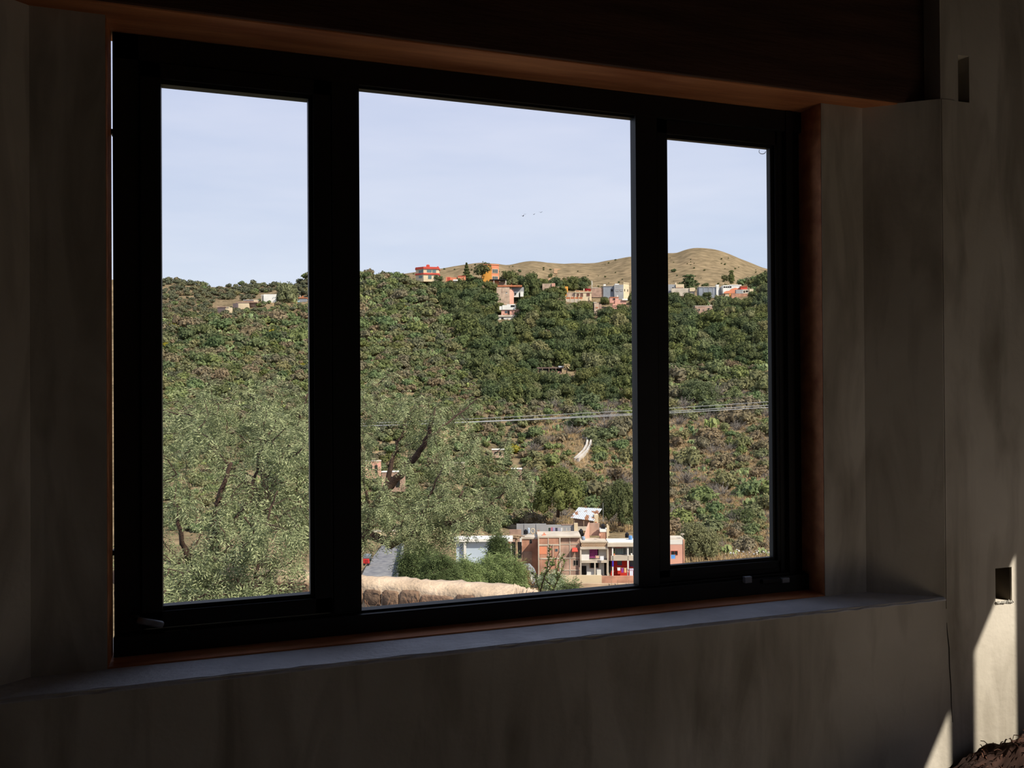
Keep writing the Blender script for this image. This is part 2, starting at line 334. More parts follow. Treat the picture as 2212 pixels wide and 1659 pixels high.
# ------------------------------------------------------------------ the land
NEAR = [(3, -4.2), (12, -6.), (30, -10.5), (60, -18.), (95, -24.5), (120, -26.)]
def zv(d, v, u): return loc(u, v, d)[2]
PR = {
 355: [(200, 1010), (260, 858), (300, 800), (335, 755), (365, 706), (450, 735), (560, 692), (650, 655), (740, 603), (800, 608)],
 470: [(200, 1010), (260, 860), (300, 800), (340, 735), (385, 674), (450, 698), (560, 684), (650, 655), (740, 620), (800, 626)],
 560: [(200, 1010), (260, 865), (300, 800), (350, 722), (395, 656), (410, 652), (470, 672), (580, 662), (660, 640), (740, 612), (800, 620)],
 620: [(200, 1010), (260, 865), (300, 802), (350, 725), (400, 658), (425, 651), (480, 655), (560, 642), (650, 630), (720, 617), (800, 625)],
 660: [(200, 1015), (260, 868), (300, 804), (350, 726), (400, 661), (430, 650), (470, 604), (490, 594), (560, 606), (800, 628)],
 720: [(190, 1050), (250, 900), (300, 806), (350, 728), (400, 660), (450, 606), (475, 594), (560, 604), (800, 640)],
 780: [(150, 1180), (190, 1060), (250, 907), (300, 812), (350, 732), (400, 664), (450, 602), (470, 592), (560, 610), (800, 655)],
 880: [(150, 1180), (190, 1062), (250, 910), (300, 815), (350, 735), (400, 668), (450, 612), (475, 603), (560, 617), (800, 660)],
 960: [(150, 1200), (190, 1075), (250, 925), (300, 825), (350, 742), (400, 670), (440, 617), (460, 607), (560, 624), (800, 660)],
 1100: [(140, 1258), (165, 1165), (185, 1130), (215, 1050), (250, 950), (290, 858), (330, 780), (370, 712), (410, 660), (445, 618), (460, 612), (560, 630), (800, 660)],
 1250: [(140, 1258), (165, 1160), (185, 1125), (220, 1030), (260, 925), (300, 842), (340, 770), (380, 702), (420, 652), (455, 628), (480, 620), (560, 634), (800, 655)],
 1370: [(140, 1250), (165, 1165), (185, 1125), (220, 1030), (260, 925), (300, 842), (340, 770), (380, 702), (420, 652), (455, 630), (480, 622), (560, 634), (800, 655)],
 1450: [(140, 1228), (165, 1185), (190, 1112), (220, 1028), (260, 922), (300, 840), (340, 768), (380, 700), (420, 652), (455, 634), (480, 626), (560, 634), (800, 655)],
 1560: [(140, 1225), (165, 1188), (190, 1112), (220, 1025), (260, 918), (300, 834), (340, 760), (380, 696), (420, 648), (455, 630), (480, 622), (560, 630), (800, 650)],
 1660: [(140, 1222), (165, 1185), (190, 1110), (220, 1020), (260, 908), (300, 822), (340, 745), (380, 680), (420, 635), (455, 612), (480, 604), (560, 610), (800, 645)],
 1850: [(140, 1222), (190, 1110), (260, 900), (340, 735), (420, 620), (480, 575), (560, 590), (800, 640)],
}
PR[-400] = PR[355]; PR[2700] = PR[1850]
us = sorted(PR)
DR = np.unique(np.concatenate([np.geomspace(3, 130, 46), np.linspace(130, 500, 150), np.linspace(500, 800, 40)]))
NEAR2 = [(3, -4.2), (12, -6.), (30, -10.5), (60, -18.), (95, -26.), (122, -31.6), (134, -31.8)]
near = lambda u: NEAR2 if u > 1000 else NEAR
prof = np.array([np.interp(DR, [a for a, _ in near(u)]+[d for d, _ in PR[u]], [b for _, b in near(u)]+[zv(d, v, u) for d, v in PR[u]]) for u in us])
ker = np.array([1, 2, 3, 2, 1.])/9
for i in range(len(us)):
    p = np.pad(prof[i], 2, mode='edge'); prof[i] = np.convolve(p, ker, 'valid')
UC = np.linspace(-400, 2700, 311)
Z = np.array([[0.]*len(DR)]*len(UC))
for j in range(len(DR)): Z[:, j] = np.interp(UC, us, prof[:, j])
for _ in range(2): Z[1:-1] = (Z[:-2]+2*Z[1:-1]+Z[2:])/4
def wob(x, y, s, seed=0):
    return (np.sin(x/s+seed)*np.cos(y/s*1.3+seed*2)+.5*np.sin(x/s*2.3+y/s*1.9+seed*3)+.35*np.cos(x/s*4.1-y/s*3.7+seed))/1.85
XX = np.zeros_like(Z); YY = np.zeros_like(Z)
for i, u in enumerate(UC):
    P = (FH+(u-1106)/FP*r0)[None, :]*DR[:, None]; XX[i] = P[:, 0]; YY[i] = P[:, 1]
Z += wob(XX, YY, 22)*np.clip(DR/350, 0, 1)[None]**2*.9
def ground(u, d):
    fi = np.interp(u, UC, np.arange(len(UC))); fj = np.interp(d, DR, np.arange(len(DR)))
    i, j = min(int(fi), len(UC)-2), min(int(fj), len(DR)-2); a, b = fi-i, fj-j
    z = Z[i, j]*(1-a)*(1-b)+Z[i+1, j]*a*(1-b)+Z[i, j+1]*(1-a)*b+Z[i+1, j+1]*a*b
    p = (FH+(u-1106)/FP*r0)*d; return np.array([p[0], p[1], z])
def proj(p):
    p = np.asarray(p, float); d = p@fw; return 1106+FP*(p@RV)/d, 829.5-FP*(p@UV)/d, d
VP = np.zeros_like(Z)
for i in range(len(UC)): VP[i] = proj(np.stack([XX[i], YY[i], Z[i]], 1))[1]
def hit(u, v, dmin=100):
    """depth at which the land first shows at photo position u, v"""
    i = int(round(np.interp(u, UC, np.arange(len(UC))))); ok = np.where((VP[i] <= v) & (DR > dmin))[0]
    if len(ok) == 0: return None
    j = ok[0]
    if j == 0: return None
    a, b = VP[i, j-1], VP[i, j]; t = 0 if a == b else min(max((a-v)/(a-b), 0), 1)
    return DR[j-1]+t*(DR[j]-DR[j-1])
def landmat(name, cols, fine, far=None):
    M = bpy.data.materials.new(name); M.use_nodes = True; t = M.node_tree; b = t.nodes['Principled BSDF']
    b.inputs['Roughness'].default_value = 1; b.inputs['Specular IOR Level'].default_value = 0
    tc = N(t, 'ShaderNodeTexCoord'); n1 = N(t, 'ShaderNodeTexNoise'); n1.inputs['Scale'].default_value = fine; n1.inputs['Detail'].default_value = 9; n1.inputs['Roughness'].default_value = .62
    t.links.new(tc.outputs['Object'], n1.inputs['Vector'])
    rp = ramp(t, cols); t.links.new(n1.outputs['Fac'], rp.inputs[0])
    n2 = N(t, 'ShaderNodeTexNoise'); n2.inputs['Scale'].default_value = fine*11; n2.inputs['Detail'].default_value = 6
    t.links.new(tc.outputs['Object'], n2.inputs['Vector'])
    r2 = ramp(t, [(.3, (.55, .55, .55)), (.7, (1.25, 1.22, 1.2))]); t.links.new(n2.outputs['Fac'], r2.inputs[0])
    mx = N(t, 'ShaderNodeMix', data_type='RGBA', blend_type='MULTIPLY'); mx.inputs['Factor'].default_value = 1
    t.links.new(rp.outputs[0], mx.inputs['A']); t.links.new(r2.outputs[0], mx.inputs['B']); t.links.new(mx.outputs['Result'], b.inputs['Base Color'])
    bp = N(t, 'ShaderNodeBump'); bp.inputs['Strength'].default_value = .6; bp.inputs['Distance'].default_value = .6
    t.links.new(n2.outputs['Fac'], bp.inputs['Height']); t.links.new(bp.outputs[0], b.inputs['Normal'])
    return M
nI, nJ = Z.shape
V = np.stack([XX, YY, Z], 2).reshape(-1, 3)
idx = np.arange(nI*nJ).reshape(nI, nJ)
F = np.stack([idx[:-1, :-1], idx[1:, :-1], idx[1:, 1:], idx[:-1, 1:]], 2).reshape(-1, 4)
soil = landmat('hillside_soil', [(.3, (.115, .092, .054)), (.45, (.175, .135, .080)), (.58, (.245, .185, .110)), (.75, (.32, .235, .145))], .05)
tag(link('hillside', mesh_np('hillside', V, F, True), soil), 'green scrub covered hillside rising from the valley floor to the hilltop houses', None, kind='structure')

# bare far hills
SKY = [(-400, 650), (300, 640), (660, 630), (860, 600), (948, 587), (993, 580), (1040, 573), (1077, 576), (1097, 580), (1116, 576), (1134, 572), (1153, 571), (1184, 575), (1214, 578), (1291, 578), (1314, 572), (1360, 563), (1410, 557), (1446, 553.6), (1466, 553), (1480, 546), (1500, 541.5), (1520, 541.8), (1550, 546), (1580, 556), (1620, 572), (1652, 587), (1720, 600), (2000, 590), (2700, 600)]
D2 = np.linspace(790, 1800, 90); U2 = np.linspace(-400, 2700, 420)
su = np.array([a for a, _ in SKY]); sv = np.array([b for _, b in SKY])
Z2 = np.zeros((len(U2), len(D2))); X2 = np.zeros_like(Z2); Yy2 = np.zeros_like(Z2)
for i, u in enumerate(U2):
    s = np.interp(u, su, sv)
    dc = 1320+70*math.sin(u/90)
    zt = zv(dc, s, u); zb_ = zv(800, 668, u)
    t = np.clip((D2-800)/(dc-800), 0, 1); zz = zb_+(zt-zb_)*(1-(1-t)**1.55)
    zz = np.where(D2 > dc, zt-(D2-dc)*.18-((D2-dc)/300)**2*10, zz)
    P = (FH+(u-1106)/FP*r0)[None, :]*D2[:, None]; X2[i] = P[:, 0]; Yy2[i] = P[:, 1]
    env = np.clip((dc-D2)/260, 0, 1)*np.clip((D2-790)/100, 0, 1)
    Z2[i] = zz+(np.abs(wob(X2[i], Yy2[i]*.5, 55, 2))-.45)*6*env+wob(X2[i], Yy2[i], 18, 1)*.8*env
for _ in range(1): Z2[1:-1] = (Z2[:-2]+2*Z2[1:-1]+Z2[2:])/4
V = np.stack([X2, Yy2, Z2], 2).reshape(-1, 3); a, b = Z2.shape; idx = np.arange(a*b).reshape(a, b)
F = np.stack([idx[:-1, :-1], idx[1:, :-1], idx[1:, 1:], idx[:-1, 1:]], 2).reshape(-1, 4)
dry = landmat('dry_grass_hill', [(.3, (.17, .13, .075)), (.48, (.215, .165, .098)), (.62, (.235, .178, .105)), (.78, (.29, .205, .125))], .010)
tag(link('far_hill', mesh_np('far_hill', V, F, True), dry), 'bare tan grass hills on the skyline behind the hilltop houses', None, kind='structure')
def far_point(u, v):
    i = int(round(np.interp(u, U2, np.arange(len(U2))))); vs = proj(np.stack([X2[i], Yy2[i], Z2[i]], 1))[1]
    ok = np.where(vs <= v)[0]; j = ok[0] if len(ok) else int(np.argmin(vs))
    return np.array([X2[i, j], Yy2[i, j], Z2[i, j]])

def scar(name, label, P, w):
    L = []; Q = []
    for i, (u, v) in enumerate(P): a = far_point(u-w*.5, v); b = far_point(u+w*.5, v); a[2] += .5; b[2] += .5; L.append(tuple(a)); Q.append(tuple(b))
    n = len(L); V = L+Q+[(x, y, z-2) for x, y, z in L+Q]
    F = [(i, i+1, n+i+1, n+i) for i in range(n-1)]+[(2*n+i, 3*n+i, 3*n+i+1, 2*n+i+1) for i in range(n-1)]+[(i, 2*n+i, 2*n+i+1, i+1) for i in range(n-1)]+[(n+i+1, 3*n+i+1, 3*n+i, n+i) for i in range(n-1)]
    tag(MB().add(V, F).build(name, mat('bare_orange_earth', (.36, .215, .11), .95, .2, .05)), label, 'track', kind='structure')
scar('dirt_scar', 'bare orange earth scar on the far hill', [(1205, 582), (1203, 585), (1199, 588), (1200, 592)], 9)
scar('dirt_track', 'thin dirt track slanting down the far hill', [(1204, 592), (1199, 597), (1193, 602), (1186, 608)], 2.2)

# ------------------------------------------------------------------ houses
def hcol(name, c, var=.12, scale=.25, **k): return mat(name, c, .9, var, scale, **k)
cream = hcol('house_cream', (.62, .50, .33)); white = hcol('house_white', (.70, .68, .62)); redp = hcol('house_red', (.50, .075, .05))
orange = hcol('house_orange', (.80, .36, .07)); salmon = hcol('house_salmon', (.66, .24, .13)); pink = hcol('house_pink', (.60, .32, .24))
stone = hcol('house_stone', (.46, .34, .25), .25, .5); greyh = hcol('house_grey', (.30, .30, .30), .15); blueg = hcol('house_bluegrey', (.24, .26, .29), .15)
brickm = hcol('house_brick', (.42, .215, .14), .28, .6); brick2 = hcol('house_brick_brown', (.36, .235, .175), .28, .6); conc = hcol('house_concrete', (.50, .43, .34), .18, .4)
dark = hcol('opening_dark', (.012, .011, .010)); glassd = mat('far_glass', (.05, .07, .075), .12, .2, 1, spec=.6); teal = mat('far_glass_teal', (.10, .16, .16), .15, .2, 1, spec=.6)
tile = hcol('terracotta', (.42, .15, .07), .2, .6); tank = mat('black_plastic', (.012, .012, .013), .35, .1, 2); bluepl = mat('blue_plastic', (.10, .24, .48), .4, .1, 2)
tin = mat('rusty_tin', (.22, .10, .05), .5, 0, .8, (.40, .43, .46), metal=.1, lo=.40, hi=.46, detail=6)
wood2 = hcol('weathered_wood', (.30, .21, .13), .3, 1.2)
class House:
    """local x = right, y = away, z = up; arguments are photo positions (u, v) in the plane y = 0 at depth d"""
    def __init__(s, name, label, cat, u, v, d, rot=0., group=None):
        s.u, s.v, s.k = u, v, d/FP; p = loc(u, v, d)
        s.o = tag(empty(name, p, -yaw+rot), label, cat, group)
    def X(s, u): return (u-s.u)*s.k
    def Zz(s, v): return (s.v-v)*s.k
    def b(s, name, M, u0, u1, v0, v1, y0=0, y1=6, par=None, bev=0):
        return MB().box(s.X(u0), s.X(u1), y0*s.k, y1*s.k, s.Zz(v1), s.Zz(v0)).build(name, M, par or s.o, bevel=bev)
    def p(s, name, M, poly, v0, v1, par=None):
        return MB().prism([(s.X(u), y*s.k) for u, y in poly], s.Zz(v1), s.Zz(v0)).build(name, M, par or s.o)
    def win(s, u0, u1, v0, v1, y=0, M=None, fr=None, n=2, par=None, bars=True):
        """window: a frame proud of the wall, a dark pane in it, a bar or two"""
        t = .45; f = MB(); x0, x1, z0, z1 = s.X(u0), s.X(u1), s.Zz(v1), s.Zz(v0); y_ = y*s.k; t *= s.k
        f.box(x0-t, x0, y_-t, y_+t, z0-t, z1+t).box(x1, x1+t, y_-t, y_+t, z0-t, z1+t).box(x0, x1, y_-t, y_+t, z0-t, z0).box(x0, x1, y_-t, y_+t, z1, z1+t)
        for i in range(1, n):
            if bars: x = x0+(x1-x0)*i/n; f.box(x-t*.4, x+t*.4, y_-t*.8, y_+t, z0, z1)
        w = f.build('window', fr or conc, par or s.o)
        MB().box(x0, x1, y_-t*.3, y_+t*.6, z0, z1).build('pane', M or glassd, w); return w
    def ball(s, name, M, u, v, r, y=0, par=None):
        V, F = blob(1, 2, .02); k = s.k
        return MB().add([(s.X(u)+a*r*k, y*k+b*r*k, s.Zz(v)+c*r*k) for a, b, c in V], F).build(name, M, par or s.o, smooth=True)
    def cyl(s, name, M, u, v0, v1, r, y=0, par=None, r2=None):
        return MB().cyl(s.X(u), y*s.k, s.Zz(v1), s.Zz(v0), r*s.k, 12, None if r2 is None else r2*s.k).build(name, M, par or s.o)
def thing(name, label, cat, u, v, d, group=None): return House(name, label, cat, u, v, d, 0, group)

# -- hilltop, centre pane
H = House('hilltop_house', 'two storey cream house with red bands and a red roof alone on the ridge', 'house', 918, 607, 446)
pl = [(897, 12), (915, 0), (947, 7), (947, 30), (897, 34)]
ex = lambda P, e: [(u+(-e if u < 905 else e if u > 930 else 0), y-e if y < 13 else y+e) for u, y in P]
H.p('wall', cream, pl, 580, 608)
H.p('roof', redp, ex(pl, 1.4), 577.5, 581); H.p('band', redp, ex(pl, 1.4), 589.5, 593); H.p('parapet', redp, ex(pl, .6), 576, 578)
H.p('roof_lantern', redp, [(920, 8), (927, 8), (927, 16), (920, 16)], 571, 577); H.cyl('lantern_cap', redp, 923.5, 569.5, 572, 3.6, 12, r2=.8)
H.p('chimney', redp, [(943, 14), (946, 14), (946, 18), (943, 18)], 573.5, 578)
for u0, u1, v0, v1, f in ((922.5, 932.5, 582.5, 588, 1), (934, 941.5, 582.5, 588.5, 1), (925, 932, 595, 602, 1)):
    y = lambda u: (u-915)/32*7-.5
    m_ = MB().prism([(H.X(u0), y(u0)*H.k), (H.X(u1), y(u1)*H.k), (H.X(u1), (y(u1)+1)*H.k), (H.X(u0), (y(u0)+1)*H.k)], H.Zz(v1), H.Zz(v0)).build('window', teal, H.o)
for u0, u1, v0, v1 in ((904, 909.5, 583, 589), (910, 914, 582, 589), (904, 912, 595, 600)):
    y = lambda u: (915-u)/18*12-.5
    MB().prism([(H.X(u0), y(u0)*H.k), (H.X(u1), y(u1)*H.k), (H.X(u1), (y(u1)+1)*H.k), (H.X(u0), (y(u0)+1)*H.k)], H.Zz(v1), H.Zz(v0)).build('window', teal, H.o)
H = House('garden_wall', 'low red and salmon garden wall between the red roofed house and the orange house', 'wall', 983, 608, 440)
H.b('wall_panel', salmon, 963, 974, 598, 610, 0, 2); H.b('gate_panel', redp, 967, 972.5, 599, 608, -.6, 0); H.b('wall_panel', salmon, 974, 990, 599, 610, 2, 4); H.b('wall_panel', salmon, 989, 1006, 597, 610, 0, 3); H.b('coping', redp, 989, 1006, 596, 597.2, -.5, 3.5)
H = House('water_trough', 'white rounded canopy on a pale block below the salmon garden wall', 'canopy', 984, 613, 432)
H.b('canopy', white, 978.5, 989, 604, 607.5, -3, 3, bev=.25); H.b('base', conc, 981, 986, 607.5, 614, -1, 2)
H = House('orange_house', 'tall yellow orange three storey house standing against the bare hill', 'house', 1060, 606, 440)
H.p('wall', orange, [(1040, 3), (1062, 0), (1062, 18), (1040, 22)], 571, 618); H.p('wall', salmon, [(1062, 0), (1077.5, 5), (1077.5, 20), (1062, 18)], 572, 618)
H.p('cornice', salmon, [(1039, 2), (1062, -1), (1078, 4), (1078, 21), (1040, 23)], 570.6, 572.4)
for v0, v1 in ((581.5, 589), (597, 603.5)):
    y = lambda u: (u-1062)/15.5*5-.6
    w_ = MB().prism([(H.X(1063.5), y(1063.5)*H.k), (H.X(1076), y(1076)*H.k), (H.X(1076), (y(1076)+1)*H.k), (H.X(1063.5), (y(1063.5)+1)*H.k)], H.Zz(v1+.9), H.Zz(v0-.9)).build('window', cream, H.o)
    for i in range(3):
        a = 1064.6+i*3.8; MB().prism([(H.X(a), (y(a)-.3)*H.k), (H.X(a+3), (y(a+3)-.3)*H.k), (H.X(a+3), y(a+3)*H.k), (H.X(a), y(a)*H.k)], H.Zz(v1), H.Zz(v0)).build('pane', glassd, w_)
H.b('window', dark, 1053.2, 1055, 581, 588, .6, 3)
H.b('terrace_roof', dark, 1058, 1095, 604, 606, -5, 12); H.b('terrace_post', conc, 1066, 1068, 606, 619, -4, -2); H.b('terrace_post', conc, 1091.5, 1094, 604, 619, -4, -2); H.b('screen_wall', brick2, 1060, 1092, 608, 622, 6, 8)
H.b('screen_wall', tile, 1104, 1122, 608, 619, 4, 6)
H = House('terraced_house', 'pinkish stone house with orange tiled ledge and white annex under the orange house', 'house', 1095, 655, 412)
H.b('wall', stone, 1073, 1101, 620, 662, 0, 20); H.p('wall', pink, [(1101, 0), (1110, 6), (1110, 20), (1101, 20)], 625, 662); H.b('ledge', tile, 1075, 1128, 616, 619.5, -1, 22); H.b('upper_wall', greyh, 1106, 1132, 619, 632, 14, 22)
H.b('annex', white, 1109, 1121, 629, 641, 8, 20); H.b('annex', white, 1124, 1131, 629, 640, 9, 20); H.cyl('round_window', dark, 1113.5, 632, 636, 1.6, 7.6); H.b('window', dark, 1093, 1096, 631, 632.6, -.4, 1); H.b('vent', white, 1092.6, 1096, 632.6, 634, -.5, 1); H.b('pipe', brick2, 1084.6, 1085.6, 622, 632, -.5, .4)
H = House('white_house', 'white and pink three level house half hidden by trees below the stone house', 'house', 1098, 696, 384)
H.b('parapet', white, 1079, 1086, 661, 669, 2, 14); H.b('parapet', white, 1085.5, 1095, 659, 669, 1, 14); H.b('parapet', white, 1095, 1114, 657, 669, 1, 14); H.b('window', dark, 1104, 1112, 659.2, 662.6, .2, 2)
H.b('middle_wall', pink, 1083, 1122, 668, 681, 3, 18); H.b('window', glassd, 1091, 1096, 671, 676, 2.4, 3.4); H.b('doorway', dark, 1097, 1101, 671, 680, 2.4, 3.4)
H.b('lower_wall', white, 1075.5, 1118, 684, 700, 0, 20); H.b('terrace_slab', conc, 1075, 1119, 680.5, 684.2, -2, 18); H.b('end_wall', white, 1118, 1122, 676, 692, -2, 18); H.b('window', dark, 1083, 1088, 686, 692, -.4, 1); H.b('window', dark, 1108, 1116, 686, 688.5, -.4, 1)
for u in (1088, 1091, 1094.5, 1098): H.cyl('pot', tile, u, 678.4, 680.6, .8, -1.4)
H.b('side_roof', greyh, 1114, 1130, 661.5, 663.2, 2, 14); H.b('side_wall', brick2, 1122, 1131, 663, 674, 5, 14)
H = House('brown_house', 'brown grey stone house with a pink block and an orange tower behind treetops', 'house', 1200, 640, 434)
H.b('wall', stone, 1172, 1194, 612, 634, 4, 20); H.b('tower', pink, 1192, 1199.5, 611.5, 620, 2, 12); H.b('wall', stone, 1196, 1222, 619, 636, 3, 18); H.b('tower', orange, 1220, 1227, 619, 640, 0, 10); H.b('window', dark, 1203, 1206, 622, 626, 2.5, 4); H.b('window', dark, 1211, 1214, 622, 626, 2.5, 4)
H = House('villa', 'cream villa with reddish windows, roof railing and a brown balustrade terrace', 'house', 1250, 655, 421)
H.b('wall', cream, 1243, 1278, 631, 650, 3, 18); H.b('cornice', cream, 1242, 1279, 630, 632, 2, 19)
for u0, u1, v0, v1 in ((1246.5, 1251, 634, 640), (1254.5, 1259.5, 633, 640), (1268, 1274, 633, 639)): H.win(u0, u1, v0, v1, 2.7, hcol('brown_shutter', (.12, .05, .035)), brick2)
for u in (1243.5, 1252.5, 1261.5, 1270, 1278): H.b('roof_post', cream, u-.5, u+.5, 627, 631, 2, 3)
H.b('roof_rail', tile, 1243, 1278, 628, 629.4, 2.2, 2.8); H.b('chimney', cream, 1261, 1263.4, 622.5, 630, 6, 8)
H.b('terrace', conc, 1222, 1254, 646, 660, -2, 10); H.b('railing', tile, 1222, 1258, 642, 646, -2, -1.4)
for u in (1222.5, 1232, 1241.5, 1250): H.b('pillar', cream, u-.6, u+.6, 640, 655, -2.6, -1.2)
H.p('annex', stone, [(1225, 6), (1243, 6), (1243, 16), (1225, 16)], 631, 642); H.b('porch_wall', cream, 1273, 1276, 641, 648, 1, 3); H.b('window', dark, 1247.5, 1250, 640.5, 644, 2.4, 4)
g = MB()
for k in range(60): g.add([(H.X(random.uniform(1264, 1277))+a*.5*H.k, random.uniform(4, 9)*H.k+b*.5*H.k, H.Zz(random.uniform(623, 629))+c*.5*H.k) for a, b, c in blob(1, 1, .3, seed=k)[0]], blob(1, 1, .3, seed=k)[1])
tag(g.build('flowers', leafmat('red_flowers', (.30, .02, .03), (.5, .05, .05)), H.o), kind='stuff')
H = House('boundary_wall', 'long rough brown boundary wall between the cream villa and the big grey house', 'wall', 1292, 640, 432)
H.b('wall_panel', brick2, 1278, 1306, 622, 642, 0, 2); H.b('coping', conc, 1279, 1292, 621, 622.4, -.4, 2.4)
H = House('grey_house', 'big grey unfinished two storey house with a cream side and rooftop rooms', 'house', 1335, 645, 430)
H.b('wall', blueg, 1304, 1327, 617, 650, 6, 30); H.b('wall', greyh, 1327, 1347, 615, 652, 0, 30); H.p('side_wall', cream, [(1347, 0), (1361, 14), (1361, 34), (1347, 30)], 613, 648)
H.b('roof_slab', conc, 1303.5, 1327, 616.4, 617.6, 5, 30); H.b('roof_room', white, 1305, 1310, 612.5, 617, 10, 16); H.b('roof_tank', white, 1329.5, 1338, 612, 617, 6, 14)
H.win(1331, 1336.5, 624.5, 629, -.3, blueg, conc); H.win(1340, 1345, 624.5, 628.5, -.3, blueg, conc); H.win(1321, 1324.5, 624, 629, 5.6, dark, greyh, 1)
for t_ in (.2, .75): H.b('window', dark, 1347+14*t_-.8, 1347+14*t_+.8, 624, 629, 14*t_-.9, 14*t_+1.5)
for i in range(4):
    u = 1348+i*4; H.b('parapet_post', cream, u, u+1, 610.5, 614, (u-1347)*1.0, (u-1346)*1.0)
H.p('parapet_rail', cream, [(1347, -.4), (1361, 13.6), (1361, 14.8), (1347, .8)], 609.8, 611)
H = House('pink_house', 'small pink house with stepped walls in front of the big grey house', 'house', 1333, 668, 406)
H.b('wall', pink, 1318, 1337, 642, 654, 4, 16); H.b('roof_slab', tile, 1317.5, 1337.5, 641, 642.4, 3.4, 16.4); H.win(1325, 1329.5, 644, 647.5, 3.7, dark, pink, 1); H.b('wall', pink, 1329, 1353, 648, 657, 2, 12); H.b('wall', pink, 1323.5, 1334, 656, 668, 0, 10); H.win(1326.5, 1332, 659.5, 662.5, -.3, brick2, pink, 2)
H.b('parked_roof', white, 1344, 1356, 645.5, 649, -1, 4, bev=.1); H.b('chimney', white, 1333.5, 1336, 637, 643, 6, 8)
H = House('ruined_tower', 'narrow ruined brick tower with a broken top rising from the trees', 'ruin', 1288, 692, 390)
H.p('wall', stone, [(1283.5, 0), (1294, 0), (1294, 10), (1283.5, 10)], 654, 682); H.b('wall', brick2, 1294, 1300, 657, 668, 2, 10); H.b('lintel', conc, 1282.5, 1289, 652.5, 654.5, -.6, 10); H.b('buttress', dark, 1282, 1283.6, 654, 678, 1, 10); H.b('window', tile, 1287, 1292, 663.5, 665.5, -.5, 1); H.b('ledge', conc, 1284, 1291, 671.5, 672.6, -.8, .2); H.b('block', white, 1283.5, 1289.5, 691, 693.5, -6, -3); H.b('block', pink, 1285, 1291, 686.5, 688, -5, -2)
# utility post beside the villa
H = thing('utility_post', 'thin white utility post standing behind the cream villa roof', 'post', 1278.5, 632, 450)
H.cyl('pole', white, 1278.5, 606, 640, .5); H.b('cross_arm', white, 1277, 1281, 609, 609.8, -.3, .3); H.b('cross_arm', white, 1278, 1281.4, 613, 613.8, -.3, .3)
# -- hilltop, right pane
H = House('cream_house', 'cream and grey house on the left of the right pane beside a tall dark tree', 'house', 1462, 645, 430)
H.b('wall', greyh, 1436, 1460, 614, 650, 2, 20); H.b('wall', cream, 1460, 1478, 614, 640, 0, 20); H.b('ledge', brick2, 1460, 1476, 620.5, 622.2, -1.5, 0); H.b('chimney', cream, 1459, 1462, 610, 616, 2, 5); H.b('window', dark, 1453, 1456, 620.5, 624, 1.4, 3); H.b('garden_wall', conc, 1450, 1500, 623, 640, -3, -1); H.b('garden_block', cream, 1489, 1501, 622, 630, -5, -3)
H = House('long_grey_house', 'long blue grey house with a tall white corner column, right pane', 'house', 1530, 650, 426)
H.b('wall', blueg, 1510, 1548, 620, 648, 0, 20); H.b('roof_edge', conc, 1509.5, 1548, 618.8, 620.4, -1, 20)
for u in (1520, 1531, 1540): H.b('pilaster', greyh, u-.5, u+.5, 620, 636, -.6, .2)
H.b('column', white, 1547, 1553, 615, 648, -2, 6); H.b('side_wall', greyh, 1553, 1562, 620, 636, 6, 16); H.ball('water_ball', white, 1549.5, 640, 1.6, -3)
H = House('painted_house', 'white house with an orange painted front and a row of small windows', 'house', 1582, 648, 424)
H.b('wall', white, 1562, 1602, 616, 634, 0, 20); H.b('roof_edge', white, 1576, 1602, 615, 617, -.6, 20)
for i in range(4): H.b('window', dark, 1563.4+i*4.4, 1566.8+i*4.4, 618.4, 621.4, -.4, 1)
g = MB(); g.add([(H.X(u), -.3*H.k, H.Zz(v)) for u, v in ((1564, 631), (1569, 628.6), (1575, 628), (1580, 624), (1588, 621.5), (1594, 623), (1602, 620), (1602, 629), (1592, 629), (1590, 633.5), (1564, 634))]+[(H.X(u), .1*H.k, H.Zz(v)) for u, v in ((1564, 631), (1569, 628.6), (1575, 628), (1580, 624), (1588, 621.5), (1594, 623), (1602, 620), (1602, 629), (1592, 629), (1590, 633.5), (1564, 634))], [tuple(range(11)), tuple(range(21, 10, -1))]+[(i, 11+i, 11+(i+1) % 11, (i+1) % 11) for i in range(11)])
g.build('painted_band', salmon, H.o); H.b('lower_wall', cream, 1567, 1581, 633.5, 646, 1, 12); H.b('door_post', orange, 1576, 1580, 634, 645, .2, 1)
H = House('red_house', 'small red house with grey lean-to and brick base at the right ridge end', 'house', 1604, 648, 421)
H.b('wall', redp, 1602, 1616, 618.6, 628, 6, 16); H.b('roof', tile, 1601.5, 1617, 617.4, 618.8, 5, 17); H.b('lean_to', greyh, 1590, 1605, 625.5, 634.5, 0, 8); H.b('front_wall', conc, 1603, 1622, 625, 634, 1, 8); H.b('corner', white, 1603, 1606, 626, 633.6, .4, 1.6); H.b('opening', dark, 1606.5, 1609.5, 628, 632, .6, 1.4); H.b('opening', dark, 1611.5, 1616.5, 627.6, 630.6, .6, 1.4); H.b('end_wall', cream, 1619, 1627.5, 624, 630, 0, 6); H.b('brick_base', brickm, 1580, 1616, 634, 645, 0, 4)
H = House('brick_hut', 'square brown brick hut with three small dark windows amid trees', 'hut', 1520, 684, 393)
H.b('wall', brick2, 1501.5, 1538, 661, 684, 0, 18); H.b('roof_slab', conc, 1501, 1538.5, 660, 661.4, -.4, 18.4); H.b('chimney', conc, 1534, 1538, 658.5, 661, 2, 5)
for u0, u1, v0, v1 in ((1509, 1512, 667, 670.6), (1519.5, 1521, 668.5, 670.6), (1529, 1533, 665.6, 669.6)): H.win(u0, u1, v0, v1, -.3, dark, conc, 1)
